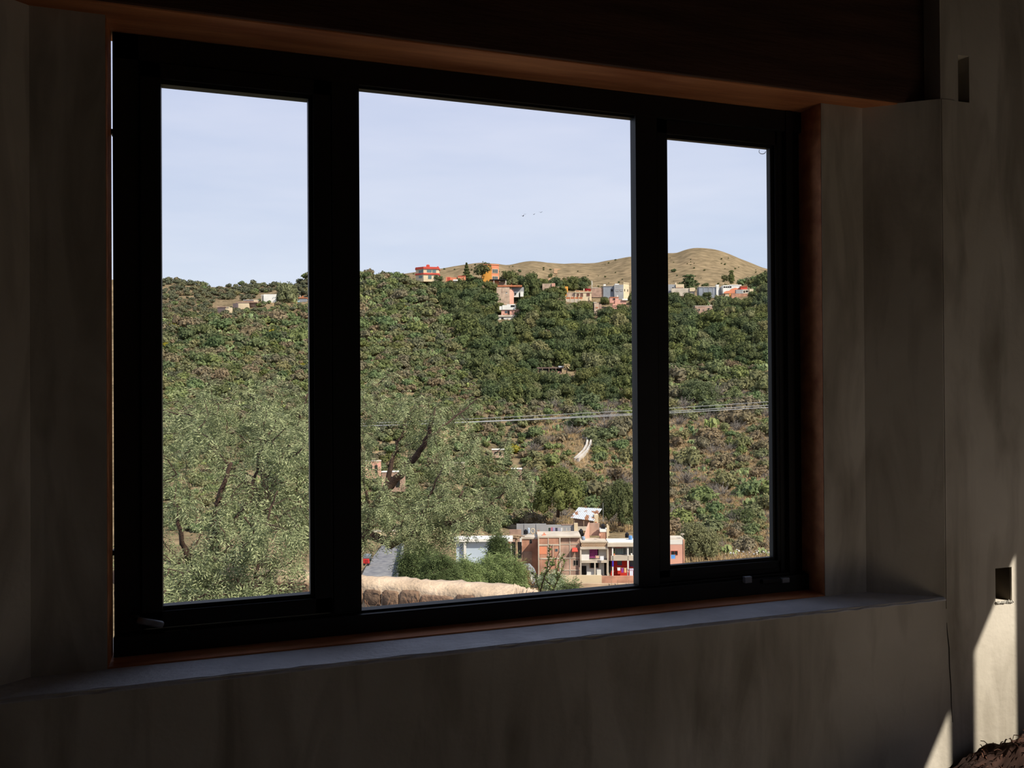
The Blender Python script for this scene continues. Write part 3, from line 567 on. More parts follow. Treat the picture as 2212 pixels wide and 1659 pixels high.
# -- left pane
H = House('white_block_house', 'white windowless block house left of the round tree, left pane', 'house', 590, 660, 402)
H.b('wall', white, 569.5, 597, 635.5, 660, 0, 12); H.b('side_block', conc, 563, 570, 637, 650, 4, 12); H.b('side_roof', white, 562.6, 571, 636.4, 637.6, 3, 12)
H = House('long_adobe_house', 'long low brown house with cream wall below the white block house', 'house', 530, 668, 391)
H.b('wall', cream, 509, 538, 653.5, 668, 0, 8); H.b('wall', brick2, 526, 552, 648.5, 662, 5, 14); H.b('roof', brick2, 509, 556, 652, 653.8, -1, 8); H.b('roof', greyh, 524, 556, 647, 648.8, 4, 14); H.b('end_wall', cream, 547, 556, 647.5, 653, 3.4, 5)
H = House('dark_shed', 'dark purple grey shed lowest of the left pane buildings', 'shed', 478, 676, 384)
H.b('wall', hcol('shed_dark', (.13, .10, .10)), 470, 486, 663.5, 676, 0, 8); H.b('roof', brick2, 468, 488, 662, 664, -1, 9); H.b('side_wall', cream, 486, 500, 664, 676, 2, 8); H.b('side_roof', conc, 485, 494, 662.6, 664.2, 1, 8); H.b('rear_shed', hcol('shed_dark', (.13, .10, .10)), 501, 511, 655, 664, 6, 12)
H = House('blue_shed', 'blue grey shed with a terracotta roof right of the round tree, left pane', 'shed', 650, 656, 415)
H.b('wall', blueg, 642, 662, 644.5, 655, 0, 8); H.b('roof', tile, 638, 663, 642.4, 644.8, -1, 9); H.b('chimney', conc, 647, 648.6, 637, 643, 2, 4); H.b('chimney', tile, 652, 654.4, 638.6, 643, 2, 4); H.b('tarp', mat('blue_tarp', (.35, .52, .60), .6, .1, 1), 641, 647, 650, 654, -1.5, -.4, bev=.1)
# -- gully hut
H = House('gully_shack', 'low dark shack with a rusty roof in the middle of the wooded gully', 'shack', 1195, 806, 312)
H.p('roof', hcol('shack_roof', (.16, .11, .09), .3, .5), [(1160, 4), (1215, -2), (1219, 8), (1166, 12)], 793, 796); H.b('wall', dark, 1164, 1214, 796, 805, 4, 8); H.b('tin_sheet', tin, 1206, 1219, 790.5, 794, -2, 4); H.b('low_wall', pink, 1190, 1212, 802.5, 807, -2, 0)
for u in (1172, 1186, 1201): H.b('post', wood2, u-.5, u+.5, 795, 807, -1, 0)

# -- the row of houses in the valley
D0 = 135
H = House('brick_house', 'unfinished red brick house with concrete beams and a recessed left wing', 'house', 1190, 1240, D0)
R = H
H.b('left_wing', brickm, 1128, 1163, 1168, 1245, 26, 60); H.b('left_plinth', brick2, 1127, 1150, 1196, 1245, 25, 26.6); H.b('wing_slab', conc, 1126, 1163, 1164.5, 1168.5, 24, 60)
H.win(1145.5, 1149.5, 1166+4, 1178, 25.6, dark, greyh, 1); H.b('gable_wall', white, 1123.5, 1128, 1163, 1182, 20, 30)
H.b('front_wall', brickm, 1163, 1210, 1160, 1240, 0, 60); H.b('side_front_wall', brick2, 1210, 1254, 1162, 1250, 5, 60)
for u in (1162.6, 1208.6): H.b('column', conc, u, u+2.6, 1159, 1246, -1.2, 3)
for v in (1175.5, 1205): H.b('beam', conc, 1163, 1210, v, v+3, -.8, 2)
for v in (1176, 1206, 1232): H.b('beam', conc, 1211, 1253, v, v+1.6, 4.2, 6)
for u in (1184, 1231): H.b('column', conc, u, u+1.8, 1160, 1245, (-.8 if u < 1200 else 4.2), 6)
H.b('roof_slab', conc, 1162, 1255, 1158, 1161.5, -1.5, 62); H.b('mural_panel', salmon, 1165.4, 1181, 1181, 1197, -.5, .4)
H.win(1200, 1205, 1186, 1190.6, -.3, glassd, greyh, 1); H.win(1187, 1195, 1212, 1221, -.3, dark, conc, 2); H.win(1239.5, 1249, 1211.5, 1222.5, 4.6, dark, conc, 2); H.b('doorway', dark, 1239, 1248, 1189, 1194, 4.4, 6)
aw = MB(); x0, x1 = H.X(1235.5), H.X(1248.5); zt, zl = H.Zz(1184), H.Zz(1190); ya, yb_ = 4*H.k, -4*H.k
aw.add([(x0+.12, ya, zt), (x1-.12, ya, zt), (x1, yb_, zl), (x0, yb_, zl), (x0+.12, ya, zt-.08), (x1-.12, ya, zt-.08), (x1, yb_, zl-.14), (x0, yb_, zl-.14)], [(0, 1, 2, 3), (7, 6, 5, 4), (0, 4, 5, 1), (1, 5, 6, 2), (2, 6, 7, 3), (3, 7, 4, 0)])
aw.build('awning', redp, H.o)
for (a, b_) in (((1195, 1176, -2), (1195, 1203, -2)), ((1211, 1189, -3), (1203, 1207, -3)), ((1203.6, 1207, -3), (1203.6, 1240, -3)), ((1168.6, 1199, -3), (1168.6, 1235, -3)), ((1214, 1193, 0), (1214, 1220, 0))):
    MB().tube([(H.X(a[0]), a[2]*H.k, H.Zz(a[1])), (H.X(b_[0]), b_[2]*H.k, H.Zz(b_[1]))], .045, 5).build('pipe', conc if a[0] > 1190 else brick2, H.o)
for k in range(5): H.b('starter_wall', pink if k % 2 else salmon, 1172+k*1.6, 1174+k*1.6, 1152+abs(k-2)*2, 1159, 6+k, 8+k)
H = House('plank_stack', 'heap of grey beams and planks jutting from the brick house roof, left', 'planks', 1110, 1170, 134)
for k in range(14):
    a = random.uniform(-.2, .35); u = 1093+random.random()*18; v = 1159+random.random()*9; L = random.uniform(12, 26)*H.k
    MB().tube([(H.X(u), random.uniform(8, 24)*H.k, H.Zz(v)), (H.X(u)+L*math.cos(a), random.uniform(8, 24)*H.k, H.Zz(v)+L*math.sin(a)*.3)], .09, 5).build('plank', wood2, H.o)
MB().tube([(H.X(1115), 16*H.k, H.Zz(1166)), (H.X(1116), 16*H.k, H.Zz(1212))], .2, 6).build('post', wood2, H.o)
H.b('shed_wall', dark, 1105, 1127, 1176, 1212, 26, 30)
H = House('balcony_house', 'white two storey house with open balconies and a red lattice parapet', 'house', 1283, 1245, D0)
H.b('back_wall', white, 1256, 1312, 1183, 1248, 16, 60); H.b('roof_slab', conc, 1253.5, 1313.5, 1181, 1186, -3, 60); H.b('floor_slab', conc, 1254, 1313, 1210, 1215.5, -2, 20); H.b('ground_slab', conc, 1254, 1316, 1245, 1248, -6, 20)
for u, y in ((1253, -2), (1283.5, -3), (1311.5, -2)): H.b('column', conc, u, u+3.2, (1215 if u == 1283.5 else 1184), 1252, y, y+3)
H.b('side_wall', white, 1254, 1256.5, 1185, 1210, 0, 18); H.b('balcony_wall', white, 1256, 1273, 1198, 1210, -.5, 1)
la = MB(); zz = 1171.5
for r in range(4):
    for c in range(17):
        u = 1256.5+c*3.3+(1.6 if r % 2 else 0); x = H.X(u)
        la.box(x-.07, x+.07, -2*H.k, -1*H.k, H.Zz(zz+r*2.4+1.7), H.Zz(zz+r*2.4))
o = la.build('lattice_parapet', cream, H.o); o['kind'] = 'stuff'
H.b('parapet_back', tile, 1256, 1311, 1171.5, 1181, -.4, .5); H.b('parapet_rail', conc, 1254.5, 1312.5, 1168.6, 1171.5, -2.6, 1.2); H.b('roof_deck', conc, 1255, 1312, 1172, 1174, 1, 58)
cu = MB(); P = []
for i in range(25): P.append((H.X(1274.5+i*.72), (8+.7*math.sin(i*1.3))*H.k))
P += [(x, y+.3*H.k) for x, y in P[::-1]]
cu.add([(x, y, H.Zz(1186.5)) for x, y in P]+[(x, y, H.Zz(1207)) for x, y in P], [(i, i+1, 50+i+1, 50+i) for i in range(49)])
cu.build('curtain', mat('purple_curtain', (.27, .05, .17), .9, .25, 2), H.o)['label'] = 'purple curtain hung across the balcony door'
H.b('doorway', dark, 1290, 1294.5, 1186, 1207, 15, 17); H.b('vent', dark, 1296, 1307, 1185.8, 1188.6, 15, 17); H.b('doorway', dark, 1257, 1268, 1225.5, 1246, 15, 17)
ar = MB(); P = [(H.X(1277), H.Zz(1229.5)), (H.X(1277), H.Zz(1222))]+[(H.X(1285.5)+H.k*8.5*math.cos(t), H.Zz(1222)+H.k*6*math.sin(t)) for t in np.linspace(math.pi, 0, 9)]+[(H.X(1294), H.Zz(1229.5))]
n = len(P); ar.add([(x, 14.6*H.k, z) for x, z in P]+[(x, 16.5*H.k, z) for x, z in P], [tuple(range(n)), tuple(range(2*n-1, n-1, -1))]+[(i, n+i, n+(i+1) % n, (i+1) % n) for i in range(n)])
ar.build('arched_window', dark, H.o); H.b('window_surround', brick2, 1275, 1296, 1215.5, 1231, 15.4, 16.4)
H.b('pillar', conc, 1304, 1305.6, 1216, 1246, 4, 6); H.b('doorway', dark, 1306.6, 1311, 1217, 1245, 14, 17); H.b('low_wall', white, 1268, 1283, 1236, 1245, 2, 4); H.b('low_wall', white, 1290, 1299, 1232, 1245, 6, 8)
def cloth(name, label, col, u0, u1, v0, v1, d, y=0, group=None, cat='laundry'):
    T = thing(name, label, cat, (u0+u1)/2, v1, d, group); MBs = MB(); P = []
    n = 8
    for i in range(n+1): P.append((T.X(u0+(u1-u0)*i/n), (y+.35*math.sin(i*2.1))*T.k))
    V = [(x*(1-.08*(j == 2)), yy, T.Zz(v)) for j, v in enumerate((v0, (v0+v1)/2, v1)) for x, yy in P]; V += [(x, yy+.03, z) for x, yy, z in V]
    m_ = n+1; Fq = [(j*m_+i, j*m_+i+1, (j+1)*m_+i+1, (j+1)*m_+i) for j in range(2) for i in range(n)]; Fq += [tuple(q+3*m_ for q in f[::-1]) for f in Fq]
    MBs.add(V, Fq); T.o['label'] = label
    MBs.build('fabric', mat('cloth_'+name+str(len(MATS)), col, .95, .12, 3), T.o)
    MB().tube([(T.X(u0)-.1, y*T.k, T.Zz(v0)+.01), (T.X(u1)+.1, y*T.k, T.Zz(v0)+.01)], .015, 4).build('line', conc, T.o)
    return T
cloth('white_sheet', 'white sheet hanging over the balcony edge of the white house', (.78, .78, .78), 1295.5, 1304, 1200, 1209.5, D0, -6)
cloth('peach_towel', 'peach towel hanging on the balcony beside the purple curtain', (.66, .42, .30), 1286, 1294, 1199.5, 1205, D0, -5)
# roof room, walls and tanks behind it
H = House('roof_room', 'brick roof room with slanting orange side wall above the white balcony house', 'room', 1290, 1172, D0+3)
H.b('back_wall', brick2, 1273, 1298, 1135, 1162, 30, 34)
sw = MB(); x0, x1 = H.X(1262), H.X(1274)
sw.add([(x0, 4*H.k, H.Zz(1168)), (x1, 32*H.k, H.Zz(1168)), (x1, 32*H.k, H.Zz(1134)), (x0, 4*H.k, H.Zz(1158)), (x0+.2, 4*H.k, H.Zz(1168)), (x1+.2, 32*H.k, H.Zz(1168)), (x1+.2, 32*H.k, H.Zz(1134)), (x0+.2, 4*H.k, H.Zz(1158))], [(0, 1, 2, 3), (7, 6, 5, 4), (0, 4, 5, 1), (1, 5, 6, 2), (2, 6, 7, 3), (3, 7, 4, 0)])
sw.build('slanting_wall', pink, H.o); H.b('stair_box', brickm, 1298, 1311, 1150, 1172, 8, 26); H.b('tank_plinth', white, 1297, 1313, 1144.5, 1150.5, 7, 27); H.b('tall_post', cream, 1311.5, 1314, 1133, 1172, 6, 8); H.b('tall_post', cream, 1315, 1317, 1137, 1160, 10, 12)
def water_tank(label, u, v, d, r=5, h=10, y=0):
    T = thing('water_tank', label, 'tank', u, v, d, None); k = T.k
    MB().lathe(0, y*k, [(r*k*.96, 0), (r*k, .08*h*k), (r*k*.98, .3*h*k), (r*k, .34*h*k), (r*k*.98, .55*h*k), (r*k, .6*h*k), (r*k*.97, .74*h*k), (r*k*.55, .88*h*k), (r*k*.4, .9*h*k)]).build('tank_body', tank, T.o, smooth=False)
    MB().lathe(0, y*k, [(r*k*.42, .89*h*k), (r*k*.42, .97*h*k), (r*k*.3, 1.0*h*k)]).build('lid', tank, T.o)
water_tank('black water tank on the white plinth of the roof room', 1304.5, 1145, D0+3, 4.8, 11, 16)
water_tank('black water tank at the far left corner of the brick house roof', 1135.5, 1153.5, D0+4, 4.6, 10)
water_tank('black water tank between the orange slanting wall and the brick house roof', 1256, 1159, D0+4, 5, 15, 10)
water_tank('black water tank on the flat roof near the right mullion', 1354.5, 1161, D0+6, 4.4, 11)
def barrel(label, u, v, d, r, h, y=0, M=None):
    T = thing('barrel', label, 'barrel', u, v, d); k = T.k
    MB().lathe(0, y*k, [(r*k*.85, 0), (r*k, .25*h*k), (r*k, .75*h*k), (r*k*.85, h*k)]).build('drum', M or bluepl, T.o); MB().lathe(0, y*k, [(r*k*.9, h*k), (r*k*.7, h*k*1.06)]).build('lid', M or bluepl, T.o)
barrel('pale blue barrel at the lattice parapet corner of the balcony house', 1260.5, 1167, D0, 4, 7, 4, mat('pale_blue_plastic', (.25, .32, .42), .5, .1, 2))
barrel('bright blue barrel beside the black tank by the right mullion', 1362, 1166, D0+2, 4.2, 8.5)
barrel('light blue drum behind the far left black water tank', 1142, 1151, D0+8, 2.6, 10, 0, mat('pale_blue_plastic2', (.42, .50, .58), .5, .1, 2))
barrel('pink bucket on the roof deck of the balcony house', 1296, 1159, D0+2, 1.8, 4.5, 8, pink)
for i, (u, v, c, lb) in enumerate(((1187, 1149, (.05, .07, .06), 'dark shirt leftmost on the roof clothes line'), (1192, 1148, (.45, .16, .22), 'pink shirt on the roof clothes line left of the lilac one'), (1197, 1148, (.35, .33, .50), 'lilac shirt in the middle of the roof clothes line'), (1202, 1149, (.06, .06, .09), 'navy trousers on the roof clothes line right of the lilac shirt'), (1208, 1149, (.40, .38, .46), 'striped grey shirt near the right end of the roof clothes line'), (1213, 1149, (.6, .6, .6), 'white shirt at the right end of the roof clothes line'))):
    cloth('hung_shirt', lb, c, u-2.2, u+2.2, v-9, v, D0+5, 0, 'clothes on the roof line')
H = House('roof_chair', 'pale wooden ring frame standing on the brick house roof by the left tank', 'frame', 1151, 1153, D0+5)
P = [(H.X(1151)+.32*math.cos(t), 0, H.Zz(1147)+.4*math.sin(t)) for t in np.linspace(0, 6.283, 17)]
MB().tube(P, .07, 6, False).build('ring', cream, H.o); H.b('foot', wood2, 1149, 1153, 1152, 1154, -1, 1)
H = House('roof_crates', 'small brown crates stacked on the brick house roof left of the clothes line', 'crates', 1163, 1154, D0+6)
for u, v, c in ((1160, 1150, wood2), (1165, 1148, tile), (1163, 1145, brick2), (1170, 1151, wood2)): H.b('crate', c, u-2, u+2, v, v+4, 0, 4)
H = House('roof_tub', 'white cloth covered box on the right edge of the brick house roof', 'box', 1244, 1166, D0+1)
H.b('box', white, 1238, 1248, 1158, 1166, 2, 8, bev=.06); H.b('lid', white, 1236, 1249, 1156.5, 1158.4, 1, 9)
H = House('roof_frame', 'grey metal frame of posts and rails on the brick house roof', 'frame', 1222, 1160, D0+4)
for u in (1216, 1224, 1232): H.b('post', conc, u-.5, u+.5, 1140, 1161, 0, 1)
H.b('rail', conc, 1215, 1233, 1147, 1148, 0, .8); H.b('rail', conc, 1215, 1233, 1153, 1154, 0, .8)
H = House('rear_wall', 'long grey block wall running behind the brick house roof', 'wall', 1180, 1165, 158)
H.b('wall_panel', greyh, 1116, 1180, 1131.5, 1180, 0, 3); H.b('wall_panel', greyh, 1180, 1246, 1134, 1180, 0, 3); H.b('coping', brick2, 1213, 1246, 1133, 1134.6, -.6, 3.6); H.b('gable', brick2, 1100, 1126, 1142, 1175, -10, -6)
for u in (1133, 1159): H.b('pier', greyh, u-.8, u+.8, 1131.5, 1175, -1, 0)
H.b('end_pier', cream, 1240, 1248, 1130, 1150, -6, 0)
# tin roofed shed
H = House('tin_shed', 'open shed with a rusty corrugated tin roof above the balcony house', 'shed', 1268, 1140, 165)
rf = MB(); n = 26; Vv = []
for i in range(n+1):
    t = i/n; w_ = .05*(1 if i % 2 else -1)
    for (ua, va, ub, vb, y) in ((1252, 1100, 1304, 1103.5, 34), (1231.5, 1117, 1282, 1124.5, -4)): Vv.append((H.X(ua+(ub-ua)*t), y*H.k, H.Zz(va+(vb-va)*t)+w_))
m_ = len(Vv); Vv += [(x, y, z-.05) for x, y, z in Vv]
rf.add(Vv, [(2*i, 2*i+1, 2*i+3, 2*i+2) for i in range(n)]+[(m_+2*i+2, m_+2*i+3, m_+2*i+1, m_+2*i) for i in range(n)]+[(2*i+1, m_+2*i+1, m_+2*i+3, 2*i+3) for i in range(n)])
rf.build('roof', tin, H.o)
H.b('back_wall', brick2, 1240, 1285, 1120, 1142, 14, 18); H.b('side_wall', cream, 1284, 1293, 1113, 1140, 4, 24); H.b('doorway', tile, 1286, 1289.5, 1128, 1140, 3, 5)
for u in (1240, 1261, 1273, 1282): H.b('post', wood2, u-.7, u+.7, 1121, 1142, -2, -.5)
H.b('low_wall', conc, 1247, 1284, 1137, 1146, -3, 0); H.b('mast', greyh, 1303.6, 1304.4, 1088, 1130, 10, 11)
# beige house with red porch, continuing behind the mullion
H = House('red_porch_house', 'beige house with red ground floor porch and flat roof by the right mullion', 'house', 1345, 1245, D0)
H.b('roof_slab', conc, 1312, 1442, 1172, 1180, -6, 44); H.b('roof_deck', white, 1314, 1440, 1170.4, 1172.2, -5, 42); H.b('upper_wall', greyh, 1316, 1440, 1180, 1212, 12, 44); H.b('side_wall', brick2, 1313, 1322, 1180, 1212, 2, 20); H.b('balcony_slab', conc, 1320, 1440, 1200, 1210.5, -3, 14)
H.b('trellis', brick2, 1323, 1354, 1177.5, 1182, -4, 8); H.b('awning', hcol('old_red', (.3, .08, .08)), 1331, 1345, 1182.5, 1185, 4, 10)
H.win(1332, 1347, 1185, 1199, 11.6, teal, greyh, 3); H.win(1348, 1354, 1186, 1199, 11.6, glassd, greyh, 1); H.win(1359, 1368, 1186, 1199, 11.6, glassd, conc, 2); H.win(1324, 1330, 1186, 1199, 11.6, glassd, conc, 1)
for u in (1322, 1355): H.b('column', white, u, u+3, 1182, 1250, -3, 0)
H.b('passage', dark, 1313.5, 1321, 1203, 1238, 6, 12); H.b('porch_wall', hcol('porch_red', (.55, .035, .02)), 1321, 1440, 1210, 1248, 13, 44); H.b('blue_post', hcol('deep_blue', (.05, .03, .38)), 1322, 1325.4, 1210.5, 1223, -3.4, 0)
H.win(1335.5, 1344.5, 1212, 1223, 12.6, glassd, hcol('deep_blue', (.05, .03, .38)), 2); H.win(1362.5, 1370, 1212, 1226, 12.6, glassd, hcol('deep_blue', (.05, .03, .38)), 2); H.b('red_bench', hcol('porch_red', (.55, .035, .02)), 1335, 1342, 1229, 1243, 5, 10)
H.cyl('flower_pot', tile, 1327, 1196, 1200, 1.8, 2); H.cyl('flower_pot', white, 1364.5, 1196, 1200, 1.8, 2)
H.b('plant', leafmat('pot_plant', (.03, .06, .02), (.06, .10, .03)), 1325.5, 1328.5, 1191, 1196, 1, 4)
H.b('end_wall', pink, 1438, 1478.5, 1176, 1250, -2, 40); H.b('end_parapet', white, 1438, 1477, 1166.5, 1177, -2, 40); H.b('end_pier', brickm, 1475.5, 1479, 1166, 1250, -3, 0); H.b('end_slab', conc, 1438, 1478, 1164.5, 1167, 0, 40)
H.win(1450, 1463.5, 1190.5, 1199, -2.3, dark, redp, 2)
H = thing('antenna', 'small roof antenna at the right end of the brick and white house', 'antenna', 1476, 1167, D0)
H.cyl('mast', greyh, 1476, 1155, 1168, .35, 4); H.b('dish', conc, 1471.5, 1479, 1153.5, 1155.4, 2, 6); H.b('arm', conc, 1474, 1475, 1153, 1157.5, 1, 7)
cloth('white_shirt', 'white triangular cloth hung on the red porch', (.8, .8, .8), 1333, 1339.6, 1225, 1231.5, D0, -5, 'clothes on the red porch')
cloth('purple_shirt', 'purple garment hung on the red porch right of the white cloth', (.30, .06, .30), 1341.5, 1346.5, 1226, 1236, D0, -5, 'clothes on the red porch')
cloth('yellow_shirt', 'yellow pink garment hung on the red porch left of the column', (.75, .45, .22), 1347.5, 1353, 1226, 1236, D0, -5, 'clothes on the red porch')
cloth('lilac_towel', 'lilac towel hung high at the right end of the red porch', (.62, .52, .70), 1359, 1369, 1227, 1231, D0, -5, 'clothes on the red porch')
cloth('white_towel', 'long white towel hung below the lilac towel on the red porch', (.80, .76, .84), 1359.5, 1367, 1231.5, 1245, D0, -6, 'clothes on the red porch')
cloth('blue_cloth', 'bright blue cloth below the red framed window in the right pane', (.12, .35, .75), 1449, 1458, 1198, 1206.5, D0-1, -3)
H = House('front_wall', 'low cream and brick retaining wall in front of the valley houses', 'wall', 1290, 1262, D0-3)
H.b('cream_wall', cream, 1214, 1300, 1243, 1262, 0, 5); H.b('brick_wall', brickm, 1300, 1400, 1245, 1264, 0, 5); H.b('lower_wall', hcol('mud_wall', (.42, .30, .20), .2, .4), 1190, 1420, 1258, 1290, -14, -8)
for u in (1240, 1254, 1319, 1332, 1356): H.b('fence_post', wood2, u-.5, u+.5, 1250, 1275, -18, -17)
H = House('white_column_house', 'pale blue house with thick white columns half hidden by the mesquite', 'house', 1050, 1212, 128)
H.b('wall', hcol('pale_blue_wall', (.46, .54, .62)), 985, 1066, 1172, 1222, 8, 40); H.b('roof_slab', white, 980, 1108, 1164, 1170, -2, 40)
for u, w_ in ((1002, 5), (1064, 9), (1090, 8)): H.b('column', white, u, u+w_, 1169, 1222, 0, 6)
H.b('end_wall', white, 1098, 1106, 1184, 1222, 2, 20); H.b('brick_pier', salmon, 1097, 1102, 1168, 1185, 4, 10); H.b('back_wall', white, 1066, 1098, 1172, 1222, 18, 22); H.b('doorway', dark, 1074, 1084, 1190, 1222, 16.6, 18)
# other homes glimpsed through the mesquite
for nm, lb, M, u, v, d, w_, h_, rt in (('far_roof_house', 'pink walled house glimpsed through the mesquite beside the left mullion', pink, 806, 1010, 170, 34, 26, .2), ('sunlit_house', 'cream house glimpsed through the middle of the centre mesquite', cream, 985, 1012, 176, 30, 22, -.2), ('tin_roof_house', 'white roofed brick house glimpsed between mesquite and round pepper tree', brick2, 1076, 978, 190, 26, 12, 0), ('low_roof_house', 'white flat roof glimpsed at the right side of the centre mesquite', brick2, 1116, 1022, 178, 22, 16, 0), ('brown_roof_house', 'brown house glimpsed through the mesquite just right of the mullion', brick2, 850, 1035, 168, 50, 30, .1), ('street_house', 'pale house with shaded doorway beyond the street below the mesquite', cream, 830, 1165, 155, 60, 32, .1)):
    H = House(nm, lb, 'house', u, v, d, rt)
    H.b('wall', M, u-w_/2, u+w_/2, v-h_/2, v+h_*.9, 0, 18); H.b('roof_slab', conc if M is not brick2 else white, u-w_/2-1, u+w_/2+1, v-h_/2-1.6, v-h_/2, -1, 19); H.win(u-w_*.3, u-w_*.05, v-h_*.2, v+h_*.2, -.3, dark, conc); H.b('doorway', dark, u+w_*.1, u+w_*.28, v-h_*.2, v+h_*.6, -.3, .5)

# street, channel, vehicle, gravel, rubble
def strip(name, label, cat, L, Rr, M, kind=None, th=.15):
    n = len(L); V = [tuple(p) for p in L]+[tuple(p) for p in Rr]; V += [(x, y, z-th) for x, y, z in V]
    F = [(i, i+1, n+i+1, n+i) for i in range(n-1)]+[(2*n+i, 3*n+i, 3*n+i+1, 2*n+i+1) for i in range(n-1)]+[(i, 2*n+i, 2*n+i+1, i+1) for i in range(n-1)]+[(n+i+1, 3*n+i+1, 3*n+i, n+i) for i in range(n-1)]
    return tag(MB().add(V, F).build(name, M), label, cat, kind=kind)
asph = mat('worn_asphalt', (.13, .13, .14), .95, 0, 1.2, (.24, .235, .225), bump=.3, bscale=9, bdist=.05)
L = [loc(u, v, d) for u, v, d in ((772, 1275, 100), (778, 1250, 108), (790, 1225, 117), (808, 1200, 128), (822, 1183, 138), (830, 1170, 150))]
Rr = [loc(u, v, d) for u, v, d in ((860, 1275, 100), (857, 1250, 108), (862, 1222, 117), (868, 1196, 128), (868, 1182, 138), (866, 1170, 150))]
strip('street', 'worn grey street below the mesquite, seen beside the left mullion', 'street', L, Rr, asph, 'structure', .6)
Lk = [(p[0], p[1], p[2]+.9) for p in Rr]; Rk = [(p[0]+.35, p[1], p[2]+.9) for p in Rr]
strip('street_wall', 'low grey wall edging the right side of the street', 'wall', Lk, Rk, greyh, None, 1.6)
H = House('small_truck', 'small red vehicle with grey canopy parked at the street edge by the mullion', 'vehicle', 793, 1222, 118)
rv = mat('red_paint', (.50, .03, .03), .35, .1, 3)
H.b('body', rv, 784, 797.5, 1207.5, 1218.5, 0, 16, bev=.08); H.b('canopy', mat('grey_canvas', (.16, .18, .20), .8, .1, 2), 783.5, 800, 1199, 1207.5, 1, 18, bev=.15); H.b('tailgate', hcol('dark_red', (.3, .02, .02)), 789, 795, 1209, 1216, -.6, .2)
for u in (786.5, 795.5):
    for y in (2, 13): MB().tube([(H.X(u)-.1, y*H.k, H.Zz(1219)), (H.X(u)+.1, y*H.k, H.Zz(1219))], .2, 12).build('wheel', tank, H.o)
H.b('side_box', tank, 797.5, 801, 1206, 1213, 4, 12, bev=.05)
pc = [(1245, 997), (1254, 989), (1264, 979), (1271, 967), (1273, 957), (1270, 949), (1262, 945)]
def gp(u, v, e=0): d = hit(u, v) or 240; p = loc(u, v, d); return np.array([p[0], p[1], p[2]+e])
cp = [gp(u, v, .2) for u, v in pc]
ch = tag(empty('drain_channel', tuple(cp[3])), 'pale curved concrete channel bending down the dry slope', 'channel')
def side(off, w_, name, h_=1.1):
    Vv = []
    for i, p in enumerate(cp):
        t = cp[min(i+1, len(cp)-1)]-cp[max(i-1, 0)]; nx = np.array([t[1], -t[0], 0]); nx /= np.linalg.norm(nx)+1e-9
        for o_, z_ in ((off, -1), (off, h_), (off+w_, h_), (off+w_, -1)): Vv.append(tuple(p+nx*o_+np.array([0, 0, z_])-cp[3]))
    n = len(cp); F = [(4*i+k, 4*i+4+k, 4*i+4+(k+1) % 4, 4*i+(k+1) % 4) for i in range(n-1) for k in range(4)]+[(0, 1, 2, 3), tuple(4*(n-1)+k for k in (3, 2, 1, 0))]
    MB().add(Vv, F).build(name, mat('pale_concrete', (.45, .41, .36), .9, .12, .6), ch)
side(-.75, .5, 'channel_wall', .8); side(.25, .5, 'channel_wall', .8); side(-.3, .6, 'channel_bed', .1)
H = House('gravel_pile', 'grey gravel heap at the foot of the brick house left wing', 'gravel', 1136, 1240, 128)
V, F = blob(1, 3, .06, seed=4); MB().add([(x*22*H.k, y*20*H.k, z*25*H.k-2*H.k) for x, y, z in V], F).build('heap', mat('gravel', (.20, .21, .225), .95, .3, 4, bump=.6), H.o)
H.b('stone_block', white, 1133, 1150, 1238, 1252, -22, -14, bev=.2)
base = thing('rubble_bank', 'strip of pale broken rubble along the bottom of the right pane', 'rubble', 1610, 1200, 150)
rub = mat('pale_rubble', (.40, .31, .23), .95, .35, .5)
for k in range(170):
    u = random.uniform(1500, 1672); v = 1199-(u-1560)*.075+random.uniform(-4, 26)-(7 if u > 1590 else 0)*random.random(); r = random.uniform(1., 2.6)
    V, F = blob(1, 1, .3, seed=k); MB().add([(base.X(u)+x*r*base.k, random.uniform(-4, 4)*base.k+y*r*base.k, base.Zz(v)+z*r*.7*base.k) for x, y, z in V], F).build('rock', rub if k % 3 else white, base.o)

